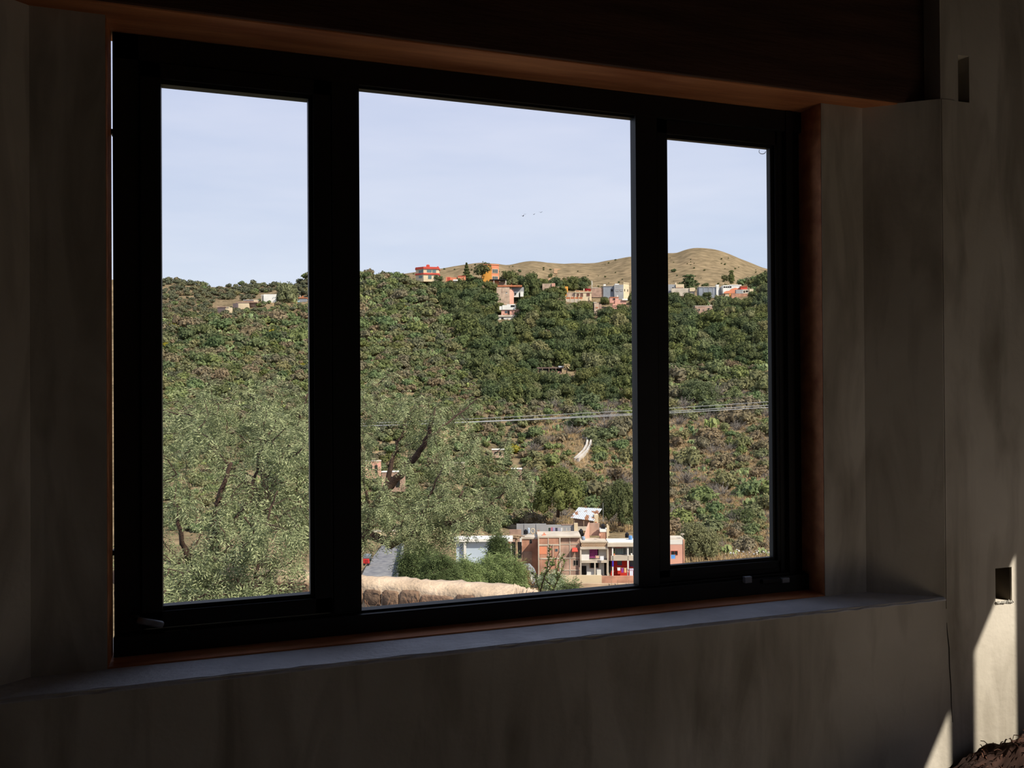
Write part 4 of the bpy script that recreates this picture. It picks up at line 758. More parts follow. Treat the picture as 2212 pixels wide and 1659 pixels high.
# ------------------------------------------------------------------ vegetation
def quads_on(P, Nn, size, jit=.6, asp=.62):
    """one small leaf-cluster quad at each point, facing roughly along Nn"""
    n = len(P); nn = Nn+rng.normal(0, jit, (n, 3)); nn /= np.linalg.norm(nn, axis=1)[:, None]+1e-9
    a = np.cross(nn, rng.normal(0, 1, (n, 3))); a /= np.linalg.norm(a, axis=1)[:, None]+1e-9; b = np.cross(nn, a)
    s = size*rng.uniform(.6, 1.4, n)[:, None]; a = a*s; b = b*s*asp
    V = np.stack([P-a, P-b*.9, P+a, P+b], 1).reshape(-1, 3)
    return V, np.arange(4*n).reshape(n, 4)
def crown_mesh(name, lobes, nleaf, size, core=.8, jit=.6, seed=0):
    g = np.random.default_rng(seed); Vs = []; Fs = []; off = 0
    w = np.array([l[3]**2 for l in lobes]); w /= w.sum()
    for (x, y, z, r, q), p in zip(lobes, w):
        n = max(6, int(nleaf*p)); d = g.normal(0, 1, (n, 3)); d /= np.linalg.norm(d, axis=1)[:, None]
        d[:, 2] = np.where(d[:, 2] < -.5, -d[:, 2], d[:, 2])
        rr = r*(1+g.normal(0, .10, n))[:, None]; P = d*rr*np.array([1, 1, q])+np.array([x, y, z])
        V, F = quads_on(P, d+np.array([0, 0, .25]), size, jit); Vs.append(V); Fs.append(F+off); off += len(V)
        if core:
            bv, bf = blob(r*core, 1, .18, (1, 1, q), seed); bv = np.array(bv)+np.array([x, y, z]); bf = np.array(bf)
            bf = np.concatenate([bf, bf[:, 2:]], 1); Vs.append(bv); Fs.append(bf+off); off += len(bv)
    V = np.concatenate(Vs); F = np.concatenate(Fs)
    me = bpy.data.meshes.new(name); me.from_pydata(V.tolist(), [], [tuple(dict.fromkeys(f)) for f in F.tolist()]); me.update()
    return me
def lobes(n, spread, rmin, rmax, q, z0, seed):
    g = random.Random(seed); L = [(0, 0, z0, rmax, q)]
    for i in range(n-1):
        a = i*2.4+g.uniform(-.4, .4); s = spread*math.sqrt((i+.6)/n); L.append((s*math.cos(a), s*math.sin(a), z0+g.uniform(-.35, .35)*spread, g.uniform(rmin, rmax), q))
    return L
dark_leaf = leafmat('tree_leaf', (.070, .090, .043), (.146, .166, .082), [(.70, .80, .78), (1, 1, 1), (1.2, 1.04, .8), (.78, .92, .85), (1.05, 1.0, .9), (1.3, 1.22, .85), (.85, .85, .85)])
scrub_leaf = leafmat('scrub_leaf', (.132, .140, .076), (.232, .232, .134), [(.7, .85, .75), (1, 1, .9), (1.15, 1.02, .85), (.75, 1, .8), (1.1, 1.2, .8)])
dry_leaf = leafmat('dry_leaf', (.165, .143, .092), (.258, .222, .145), [(.8, .85, .8), (1, 1, 1), (1.1, .95, .9), (.9, 1, .85)])
grey_leaf = leafmat('greygreen_leaf', (.105, .112, .070), (.175, .175, .110), [(.8, .85, .85), (1, 1, 1), (1.1, 1.05, .9)])
pad_leaf = leafmat('cactus_pad', (.16, .20, .085), (.30, .33, .16), [(.8, .9, .9), (1, 1, 1), (1.15, 1.1, .8)], 0.)
yellow_leaf = leafmat('yellow_leaf', (.20, .19, .03), (.36, .30, .04))
bark = mat('bark', (.085, .055, .038), .95, .35, 4)
def skirt(L, n, dist, z, r, q, seed):
    g = random.Random(seed); return L+[(dist*math.cos(i*6.283/n+seed), dist*math.sin(i*6.283/n+seed), z+g.uniform(-.08, .08), r*g.uniform(.85, 1.15), q) for i in range(n)]
TREE = [crown_mesh('broad_crown', skirt(lobes(8, .60, .28, .46, .85, .72, s), 5, .55, .30, .36, 1., s), 1000, .075, seed=s) for s in (1, 2, 3, 4)]
PEPPER = [crown_mesh('drooping_crown', skirt(skirt(lobes(10, .55, .22, .36, 1.0, 1.0, s), 8, .66, .55, .30, 1.5, s), 7, .72, .22, .26, 1.3, s+1), 9000, .032, core=.62, seed=s) for s in (5, 6)]
SHRUB = [crown_mesh('shrub_crown', lobes(6, .6, .34, .55, .9, .42, s), 330, .105, seed=s+10) for s in (1, 2, 3)]
SMALL = [crown_mesh('small_shrub_crown', lobes(4, .55, .38, .55, .75, .36, s), 90, .17, seed=s+20) for s in (1, 2, 3)]
def pads(seed, n=26):
    g = random.Random(seed); q = MB()
    for k in range(n):
        a = g.uniform(0, 6.28); r = abs(g.gauss(0, .45)); p = Vector((r*math.cos(a), r*math.sin(a), .25+.5*g.random()*(1-r*.4)))
        ax = Vector((g.uniform(-.5, .5), g.uniform(-.5, .5), 1)).normalized(); sd = ax.orthogonal().normalized(); sd = (Matrix.Rotation(g.uniform(0, 6.28), 3, ax) @ sd); nn = ax.cross(sd)
        P = [p+.19*(ax*math.sin(t)+sd*.62*math.cos(t)) for t in [i*6.283/8 for i in range(8)]]
        q.add([v+nn*.022 for v in P]+[v-nn*.022 for v in P], [tuple(range(8)), tuple(range(15, 7, -1))]+[(i, 8+i, 8+(i+1) % 8, (i+1) % 8) for i in range(8)])
    me = bpy.data.meshes.new('cactus_pads'); me.from_pydata(q.v, [], q.f); me.update(); return me
CACT = [pads(1), pads(2)]
def twigs(seed, n=60):
    g = random.Random(seed); q = MB()
    for k in range(n):
        a = g.uniform(0, 6.28); e = g.uniform(.3, 1.45); L = g.uniform(.5, 1.05); d = Vector((math.cos(a)*math.cos(e), math.sin(a)*math.cos(e), math.sin(e)))
        s = d*L*.2*g.random(); m_ = s+d*L*.55+Vector((g.uniform(-.1, .1), g.uniform(-.1, .1), .03)); t = s+d*L+Vector((g.uniform(-.15, .15), g.uniform(-.15, .15), -.05)); q.tube([s, m_, t], [.018, .012, .004], 3, False)
        for z in range(2): b = m_.lerp(t, g.random()); q.tube([b, b+Vector((g.uniform(-.25, .25), g.uniform(-.25, .25), g.uniform(0, .25)))], [.009, .003], 3, False)
    me = bpy.data.meshes.new('bare_twigs'); me.from_pydata(q.v, [], q.f); me.update(); return me
BARE = [twigs(1), twigs(2)]
twig_m = mat('grey_twig', (.20, .175, .15), .95, .2, 5)
def grass_me(seed):
    g = random.Random(seed); q = MB()
    for k in range(14):
        a = g.uniform(0, 6.28); x, y = g.gauss(0, .3), g.gauss(0, .3); h_ = g.uniform(.5, 1.1); dx, dy = .06*math.cos(a), .06*math.sin(a); lx, ly = g.gauss(0, .2), g.gauss(0, .2)
        q.add([(x-dx, y-dy, 0), (x+dx, y+dy, 0), (x+lx+dx*.3, y+ly+dy*.3, h_), (x+lx-dx*.3, y+ly-dy*.3, h_)], [(0, 1, 2, 3)])
    me = bpy.data.meshes.new('grass_tuft'); me.from_pydata(q.v, [], q.f); me.update(); return me
GRASS = grass_me(1)
grass_m = leafmat('dry_grass', (.33, .24, .135), (.60, .46, .27), [(.75, .75, .75), (1, 1, 1), (1.1, 1, .85)])
tr = MB().tube([(0, 0, -.25), (.03, 0, .2), (0, .02, .55)], [.07, .05, .025], 6); TRUNK = bpy.data.meshes.new('trunk'); TRUNK.from_pydata(tr.v, [], tr.f); TRUNK.update(); TRUNK.materials.append(bark)
def with_mat(me, M):
    c = me.copy(); c.materials.clear(); c.materials.append(M); return c
T_dark = [with_mat(m_, dark_leaf) for m_ in TREE]; T_scrub = [with_mat(m_, scrub_leaf) for m_ in TREE[:2]]; P_dark = [with_mat(m_, dark_leaf) for m_ in PEPPER]; P_scrub = [with_mat(m_, scrub_leaf) for m_ in PEPPER]
S_scrub = [with_mat(m_, scrub_leaf) for m_ in SHRUB]; S_dry = [with_mat(m_, dry_leaf) for m_ in SHRUB]; S_dark = [with_mat(m_, dark_leaf) for m_ in SHRUB]; S_grey = [with_mat(m_, grey_leaf) for m_ in SHRUB]; S_yel = [with_mat(SHRUB[0], yellow_leaf)]
K_pad = [with_mat(m_, pad_leaf) for m_ in CACT]; B_tw = [with_mat(m_, twig_m) for m_ in BARE]

# landmarks: what a plant's label points to

MARK = {'the red banded house': (922, 590), 'the orange house': (1060, 590), 'the stone house': (1095, 640), 'the white terraced house': (1098, 678), 'the cream villa': (1255, 642), 'the big grey house': (1335, 630), 'the pink house': (1335, 655), 'the ruined tower': (1288, 668), 'the gully shack': (1195, 800), 'the curved channel': (1262, 965), 'the tin roofed shed': (1268, 1118), 'the brick hut': (1520, 672), 'the painted house': (1582, 625), 'the long blue grey house': (1530, 630), 'the white block house': (585, 646), 'the dark left shed': (478, 670), 'the blue shed': (650, 650), 'the rubble bank': (1600, 1200), 'the right pane cables': (1550, 885), 'the left mullion': (785, 760), 'the right mullion': (1360, 900), 'the left sash edge': (358, 760), 'the right sash edge': (1655, 820), 'the red garden wall': (985, 603)}
ORD = ['nearest', 'second nearest', 'third nearest', 'fourth nearest', 'fifth nearest', 'sixth nearest', 'seventh nearest', 'eighth nearest', 'ninth nearest', 'tenth nearest', 'eleventh nearest', 'twelfth nearest']+['%dth nearest' % i for i in range(13, 80)]
DIRN = ['right of', 'upper right of', 'above', 'upper left of', 'left of', 'lower left of', 'below', 'lower right of']
PEND = []   # (object, look, u, v, size)
def name_plants():
    cell = {}
    for o, look, u, v in PEND:
        k, (mu, mv) = min(MARK.items(), key=lambda q: (q[1][0]-u)**2+((q[1][1]-v)*1.2)**2)
        a = math.degrees(math.atan2(mv-v, u-mu)) % 360; di = DIRN[int((a+22.5)//45) % 8]
        cell.setdefault((look, k, di), []).append(((u-mu)**2+(v-mv)**2, o))
    for (look, k, di), L in cell.items():
        L.sort(key=lambda q: q[0])
        for i, (_, o) in enumerate(L): o['label'] = f'{look}, {ORD[i]} {di} {k}' if len(L) > 1 else f'{look}, only one {di} {k}'
def plant(name, cat, look, me, p, r, hs=1., rot=None, trunk=False, group=None, uv=None, label=None):
    o = bpy.data.objects.new(name, me); C.objects.link(o); o.location = p; o.rotation_euler = (0, 0, rng.uniform(0, 6.28) if rot is None else rot); o.scale = (r, r, r*hs)
    tag(o, label, cat, group)
    if trunk: t = bpy.data.objects.new('trunk', TRUNK); C.objects.link(t); t.parent = o
    if uv and not label: PEND.append((o, look, *uv))
    return o
# special trees first: (u, v of base, depth or None, radius px, height stretch, mesh, label)
def at(u, v, d=None):
    d = d or hit(u, v) or 300; p = loc(u, v, d); return p, d
def tree_at(label, u, v, d, rpx, hs, me, name='broadleaf_tree', cat='tree'):
    p, d = at(u, v, d); return plant(name, cat, '', me, tuple(p), rpx*d/FP, hs, trunk=True, label=label)
def cone_crown(seed, narrow=.3, n=900):
    g = np.random.default_rng(seed); t = g.random(n)**.8; a = g.uniform(0, 6.28, n); lay = .75+.25*np.sin(t*34); r = narrow*(1-t)*lay*(.75+.35*g.random(n))+.02
    P = np.stack([r*np.cos(a), r*np.sin(a), t*2], 1); d = np.stack([np.cos(a), np.sin(a), .4+0*a], 1); V, F = quads_on(P, d, .07, .5)
    return mesh_np('conifer_crown', V, F)
CONE = with_mat(cone_crown(3, .46, 1300), dark_leaf); PINE = with_mat(crown_mesh('tiered_crown', [(0, 0, .5+.27*i, .5-.06*abs(i-2)+(.08 if i % 2 else 0), .34) for i in range(6)], 900, .09, core=.7, seed=8), dark_leaf)
OPEN = with_mat(crown_mesh('open_crown', lobes(9, .5, .18, .3, 1.3, .95, 5), 620, .07, core=.5, seed=5), leafmat('eucalyptus_leaf', (.085, .095, .04), (.17, .17, .08)))
tree_at('round two tone green tree beside the white block house, left pane', 620, 655, 404, 28, 1.32, T_scrub[1])
tree_at('dark pointed conifer right of the red banded ridge house', 1008, 603, 446, 26, .68, CONE, 'conifer_tree')
tree_at('tall loose eucalyptus in front of the orange house', 1040, 614, 436, 32, .95, OPEN, 'eucalyptus_tree')
tree_at('thin upright tree tip left of the orange house wall', 1049, 604, 450, 12, 2.2, OPEN, 'eucalyptus_tree')
tree_at('yellow green tree in front of the orange house terrace', 1107, 616, 424, 13, 1.0, T_scrub[0])
tree_at('big dark rounded tree right of the pinkish stone house', 1145, 640, 424, 25, 1.7, T_dark[0])
tree_at('dark upright tree against the bare hill left of the cream villa', 1237, 628, 452, 15, 1.75, T_dark[2], 'pine_tree')
tree_at('smaller leaning dark tree beside the upright pine, centre pane', 1219, 630, 452, 11, 1.0, T_dark[2])
tree_at('tall tiered dark pine standing alone in the right pane', 1489, 640, 446, 29, .80, PINE, 'pine_tree')
tree_at('feathery dark tree behind the long blue grey house, right pane', 1566, 620, 456, 15, 1.2, OPEN, 'eucalyptus_tree')
tree_at('thin dark tree top behind the painted orange house', 1580, 620, 456, 12, 1.5, PINE, 'pine_tree')
tree_at('low rounded tree on the skyline left of the long blue grey house', 1524, 622, 458, 11, .8, T_dark[3])
tree_at('large dark tree at the right edge of the right pane ridge', 1655, 625, 440, 30, 1.1, T_dark[1])
tree_at('dark tree in front of the big grey house', 1312, 642, 440, 12, 1.3, T_dark[0])
tree_at('dark tree before the long blue grey house wall', 1535, 648, 436, 15, 1.0, T_dark[2])
tree_at('big round pepper tree above the brick house, right of the mesquite', 1205, 1102, 175, 62, 1.0, P_dark[0], 'pepper_tree')
tree_at('large bushy tree low by the mullion right of the tin shed', 1338, 1122, 172, 46, 1.25, P_dark[1], 'pepper_tree')
tree_at('large pale rounded tree in the upper middle of the right pane slope', 1512, 864, None, 46, .62, P_scrub[0])
tree_at('bushy pepper tree beside the end of the brick house, right pane', 1506, 1206, 152, 54, .98, P_scrub[1], 'pepper_tree')
tree_at('dark green tree behind the bare bush, lower right pane', 1600, 1142, 185, 38, .8, P_dark[1])
for lb, u, v, r, i in (('dark tree covering the foot of the white terraced house', 1092, 724, 24, 0), ('tree at the lower right corner of the white terraced house', 1118, 722, 26, 1), ('leafy tree covering the right end of the stone house', 1133, 690, 26, 2), ('dark tree between the big rounded tree and the brown house', 1168, 668, 28, 3), ('tall tree before the terrace of the cream villa', 1262, 684, 22, 0), ('wide dark tree right below the brown grey stone house', 1198, 690, 30, 1), ('tree covering the left foot of the pink house', 1306, 694, 20, 2), ('tree in front of the lower wall of the pink house', 1345, 700, 24, 3), ('round tree directly left of the ruined tower', 1264, 706, 22, 1), ('bushy tree covering the right of the ruined tower', 1312, 716, 24, 0), ('dark tree left of the stone house wall', 1056, 668, 26, 2), ('tree before the left end of the stone house', 1076, 680, 20, 0), ('tree under the red garden wall', 985, 640, 22, 1), ('tree at the left foot of the eucalyptus', 1018, 640, 24, 3), ('tree hiding the lower left of the brick hut', 1490, 700, 26, 1), ('large tree in front of the brick hut', 1540, 720, 36, 2), ('tree below the long blue grey house', 1512, 664, 17, 3), ('dark tree left under the cream house, right pane', 1462, 668, 24, 0)):
    tree_at(lb, u, v, None, r, 1.12, T_dark[i])
plant('bougainvillea', 'shrub', '', with_mat(SHRUB[1], leafmat('magenta_flower', (.12, .02, .07), (.22, .04, .11))), tuple(at(1548, 668, 427)[0]), 11*427/FP, .8, label='dark magenta bougainvillea beside the brick hut roof')
for lb, u, v in (('dark round bush on the bare far hill right of the big dark tree', 1188, 603), ('dark bush higher up the bare far hill left of the big dark tree', 1126, 589)):
    p = far_point(u, v); d = proj(p)[2]; plant('lone_bush', 'shrub', '', S_dark[0], tuple(p), (7 if u > 1150 else 5)*d/FP, 1.3, label=lb)
p = at(1224, 808, 311)[0]; q = MB().tube([(0, 0, -1), (.1, 0, 1.6), (0, 0, 3)], [.22, .2, .25], 7); pm = empty('dry_palm', tuple(p)); tag(pm, 'short dry yellow palm at the right end of the gully shack', 'palm'); q.build('trunk', bark, pm)
q = MB()
for k in range(40):
    a = random.uniform(0, 6.28); e = random.uniform(-1.2, .9); d_ = Vector((math.cos(a)*math.cos(e), math.sin(a)*math.cos(e), math.sin(e)))
    q.tube([Vector((0, 0, 3)), Vector((0, 0, 3))+d_*.9, Vector((0, 0, 2.7))+d_*1.5], [.12, .16, .03], 3, False)
q.build('fronds', mat('dry_frond', (.42, .33, .18), .9, .3, 2), pm)

# scatter over the hillside
def inpane(u, v): return (350 < u < 672 and v < 900) or (776 < u < 1372 and v < 1150) or (1440 < u < 1668 and v < 1215)
def forest(u, v):
    if 940 < u < 1372: return v > 612 and v < 872 and u > 940+max(0, (v-620))*.47
    return 1440 < u < 1668 and 640 < v < 790
HOUSEBOX = [(893, 950, 568, 599), (1074, 1116, 612, 652), (1076, 1121, 655, 692), (1222, 1280, 622, 650), (1278, 1362, 608, 638), (1316, 1356, 636, 664), (1281, 1300, 650, 684), (1502, 1540, 655, 678), (1560, 1620, 612, 640), (1450, 1505, 608, 634), (1508, 1556, 612, 634), (566, 600, 630, 647), (466, 556, 645, 661), (640, 664, 636, 652), (1160, 1232, 785, 806), (1236, 1300, 1090, 1145), (1100, 1372, 1128, 1300), (1440, 1482, 1150, 1300), (1242, 1278, 940, 1000), (960, 1008, 594, 606), (1040, 1080, 568, 604)]
def clear(u, v, r): return not any(a-r*.5 < u < b+r*.5 and c < v-r*.4 and v-r*1.1 < d_ for a, b, c, d_ in HOUSEBOX)
acc = np.zeros((0, 3))
def throw(n, us_, vs_, rf, test, gap):
    """scatter positions in the view that keep their distance from one another"""
    global acc; out = []
    for _ in range(n):
        u = rng.uniform(*us_); v = rng.uniform(*vs_)
        if not test(u, v): continue
        r = rf(u, v)
        if not clear(u, v, r): continue
        if len(acc) and np.any((acc[:, 0]-u)**2+((acc[:, 1]-v)*1.9)**2 < (gap*(r+acc[:, 2]))**2): continue
        d = hit(u, v)
        if d is None or d > 790: continue
        acc = np.vstack([acc, (u, v, r)]); out.append((u, v, d, r))
    return out
wide = (352, 1666)
TOPT = 285
trees = throw(7000, (930, 1668), (612, 880), lambda u, v: rng.uniform(14, 27)*(1.08 if v > 700 else .8), forest, .45)
trees.sort(key=lambda q: -q[3]); spare = []
for ti, (u, v, d, r) in enumerate(trees):
    if ti >= TOPT: spare.append((ground(u, d), r*d/FP*1.12)); continue
    me = T_dark[rng.integers(4)] if rng.random() < .86 else T_scrub[rng.integers(2)]
    p = ground(u, d); s = r*d/FP*1.12
    lk = ('large ' if r > 19 else 'small ' if r < 12.5 else '')+('dark green wooded gully tree' if me in T_dark else 'olive green wooded gully tree')
    plant('hillside_tree', 'tree', lk, me, (p[0], p[1], p[2]-.25*s), s, rng.uniform(.95, 1.35), trunk=True, uv=(u, v))
acc[:, 2] *= .75
def openland(u, v): return inpane(u, v) and not (forest(u, v) and rng.random() < .8)
shr = []
shr += throw(1500, (1150, 1668), (800, 1200), lambda u, v: rng.uniform(13, 38), lambda u, v: inpane(u, v) and v > 800 and not forest(u, v), .50)
shr += throw(260, (352, 670), (690, 860), lambda u, v: rng.uniform(14, 30), openland, .52)
shr += throw(260, (776, 1010), (640, 840), lambda u, v: rng.uniform(13, 26), openland, .52)
shr += throw(120, (636, 672), (590, 640), lambda u, v: rng.uniform(8, 14), inpane, .4)
shr += throw(700, (776, 960), (576, 640), lambda u, v: rng.uniform(10, 20), inpane, .40)
shr += throw(16000, wide, (585, 900), lambda u, v: rng.uniform(7, 17)*(.66 if (u < 672 and v < 690) else 1), openland, .30)
shr += throw(4000, (1150, 1668), (860, 1200), lambda u, v: rng.uniform(5, 12), lambda u, v: inpane(u, v), .5)
shr += throw(3000, (352, 1160), (860, 1150), lambda u, v: rng.uniform(9, 22), lambda u, v: inpane(u, v) or v > 890 and u < 672, .42)
def kind_of(u, v):
    x = rng.random(); dryslope = v > 850 and u > 1150
    if u < 672 and v < 690 and not (u > 560 and v > 650): return 'grey' if x < .78 else 'scrub' if x < .9 else 'dry'
    if dryslope: return 'scrub' if x < .42 else 'dry' if x < .62 else 'pad' if x < .78 else 'bare'
    if x < .46: return 'scrub'
    if x < .65: return 'dry'
    if x < .80: return 'dark'
    if x < .91: return 'pad'
    if x < .914: return 'yel'
    return 'grey'
LOOK = {'grey': 'grey green hillside shrub', 'scrub': 'olive green hillside shrub', 'dry': 'brown dry hillside shrub', 'dark': 'dark green hillside shrub', 'pad': 'pale green prickly pear clump', 'bare': 'bare grey twiggy bush', 'yel': 'yellow flowering hillside shrub'}
SRC = {'grey': S_grey, 'scrub': S_scrub, 'dry': S_dry, 'dark': S_dark, 'pad': K_pad, 'bare': B_tw, 'yel': S_yel}
shr = [(u, v, d, r, kind_of(u, v)) for u, v, d, r in shr]
shr.sort(key=lambda q: -q[3])
cut = 285; rest = {}; cnt = 0
for u, v, d, r, k in shr:
    p = ground(u, d); s = r*d/FP*1.1
    special = k in ('pad', 'bare', 'yel') and r > 9
    if special or (k not in ('pad', 'bare') and cnt < cut):
        if not special: cnt += 1
        nm, ct = {'pad': ('prickly_pear', 'cactus'), 'bare': ('twiggy_bush', 'bush')}.get(k, ('hillside_shrub', 'shrub'))
        me = SRC[k][rng.integers(len(SRC[k]))]
        if k == 'pad': s *= .8
        plant(nm, ct, ('large ' if r > 18 else '')+LOOK[k], me, (p[0], p[1], p[2]-.12*s), s, rng.uniform(.8, 1.15), uv=(u, v))
    else: rest.setdefault(k, []).append((p, s))
name_plants()
# the rest of the scrub and the grass: one object of uncountable growth per kind
def stuff_points(name, label, cat, src, pts, sz, M=None):
    so_ = []
    me = bpy.data.meshes.new(name); me.from_pydata([tuple(p) for p in pts], [], []); me.update()
    a = me.attributes.new('size', 'FLOAT', 'POINT'); a.data.foreach_set('value', np.array(sz, np.float32))
    o = bpy.data.objects.new(name, me); C.objects.link(o); tag(o, label, cat, kind='stuff')
    ng = bpy.data.node_groups.new(name, 'GeometryNodeTree'); ng.interface.new_socket('Geometry', in_out='INPUT', socket_type='NodeSocketGeometry'); ng.interface.new_socket('Geometry', in_out='OUTPUT', socket_type='NodeSocketGeometry')
    gi = ng.nodes.new('NodeGroupInput'); go = ng.nodes.new('NodeGroupOutput'); ip = ng.nodes.new('GeometryNodeInstanceOnPoints'); gj = ng.nodes.new('GeometryNodeGeometryToInstance')
    for i, mm in enumerate(src):
        s_ = bpy.data.objects.new(name+'_sprig', mm); oi = ng.nodes.new('GeometryNodeObjectInfo'); oi.inputs['Object'].default_value = s_; oi.inputs['As Instance'].default_value = True
        ng.links.new(oi.outputs['Geometry'], gj.inputs[0])
    na = ng.nodes.new('GeometryNodeInputNamedAttribute'); na.data_type = 'FLOAT'; na.inputs['Name'].default_value = 'size'
    rv_ = ng.nodes.new('FunctionNodeRandomValue'); rv_.data_type = 'FLOAT_VECTOR'; rv_.inputs[1].default_value = (0, 0, 6.28)
    ng.links.new(gi.outputs[0], ip.inputs['Points']); ng.links.new(gj.outputs[0], ip.inputs['Instance']); ip.inputs['Pick Instance'].default_value = True
    ng.links.new(rv_.outputs[0], ip.inputs['Rotation']); ng.links.new(na.outputs[0], ip.inputs['Scale']); ng.links.new(ip.outputs[0], go.inputs[0])
    md = o.modifiers.new('growth', 'NODES'); md.node_group = ng
    return o
for k, L in rest.items():
    M_ = {'grey': grey_leaf, 'scrub': scrub_leaf, 'dry': dry_leaf, 'dark': dark_leaf, 'yel': yellow_leaf}.get(k)
    src = [with_mat(m_, M_) for m_ in SMALL] if M_ else SRC[k]
    stuff_points({'grey': 'grey_undergrowth', 'scrub': 'olive_undergrowth', 'dry': 'dry_undergrowth', 'dark': 'dark_undergrowth', 'pad': 'cactus_undergrowth', 'bare': 'twig_undergrowth', 'yel': 'flower_undergrowth'}[k], {'grey': 'grey green low growth covering the far left slope', 'scrub': 'olive low growth filling the gaps on the hillside', 'dry': 'brown dry low growth between the hillside shrubs', 'dark': 'dark green low growth between the hillside shrubs', 'pad': 'small pale cactus growth scattered over the slope', 'bare': 'small bare twigs scattered over the dry slope', 'yel': 'small yellow flowers scattered over the slope'}[k], 'undergrowth', src, [q[0] for q in L], [q[1] for q in L])
if spare: stuff_points('forest_growth', 'smaller dark green tree crowns filling the wooded gully', 'undergrowth', T_dark, [q[0] for q in spare], [q[1] for q in spare])
pts = []; sz = []
for _ in range(34000):
    u = rng.uniform(352, 1666); v = rng.uniform(640, 1215)
    dryp = 1. if (v > 850 and u > 1150) or (585 < u < 668 and 648 < v < 676) else .22
    if not inpane(u, v) or rng.random() > dryp: continue
    if u < 1150 and v > 900: continue
    d = hit(u, v)
    if d is None or d > 470 or d < 140: continue
    pts.append(ground(u, d)); sz.append(rng.uniform(.5, 1.1))
stuff_points('dry_grass', 'golden dry grass tufts covering the open slope', 'grass', [with_mat(GRASS, grass_m)], pts, sz)
pts = []; sz = []
for _ in range(190):
    u = rng.uniform(780, 1660); v = rng.uniform(555, 640); q_ = far_point(u, v); d = proj(q_)[2]
    if d > 1150: continue
    pts.append(q_); sz.append(rng.uniform(.5, 2.4)*(2 if rng.random() < .06 else 1))
stuff_points('far_scrub', 'tiny dark bushes dotted over the bare far hills', 'undergrowth', [with_mat(SMALL[0], dark_leaf)], pts, sz)

# ------------------------------------------------------------------ near mesquites
def sprig(npair, L, lw, ll, seed):
    """drooping feather leaf: narrow leaflets in pairs along a curved stalk (local axis +x, droops to -z)"""
    g = random.Random(seed); V = []; F = []
    for i in range(npair):
        t = (i+.6)/npair; p = Vector((L*t*(1-.18*t), 0, -L*.38*t*t))
        for s in (-1, 1):
            d = Vector((.45+g.uniform(-.15, .15), s*(.8+g.uniform(-.1, .1)), -.35+g.uniform(-.25, .2))).normalized(); l = ll*(1-.35*t)*g.uniform(.8, 1.15)
            w = Vector((.7, -s*.4, g.uniform(-.4, .4))).normalized()*lw; b = len(V)
            V += [p, p+d*l*.5+w, p+d*l, p+d*l*.5-w]; F.append((b, b+1, b+2, b+3))
    return np.array([tuple(v) for v in V]), np.array(F)
SPR = [sprig(5, .16, .0048, .056, s) for s in range(4)]
def place_sprigs(P, D, scale, spr):
    n = len(P); V0, F0 = spr; D = D/(np.linalg.norm(D, axis=1)[:, None]+1e-9)
    upv = np.tile([0, 0, 1.], (n, 1))+rng.normal(0, .35, (n, 3)); y = np.cross(upv, D); y /= np.linalg.norm(y, axis=1)[:, None]+1e-9; z = np.cross(D, y)
    B = np.stack([D, y, z], 2)*np.asarray(scale)[:, None, None]
    V = np.einsum('nij,kj->nki', B, V0)+P[:, None, :]
    F = F0[None]+(np.arange(n)*len(V0))[:, None, None]
    return V.reshape(-1, 3), F.reshape(-1, F0.shape[1])
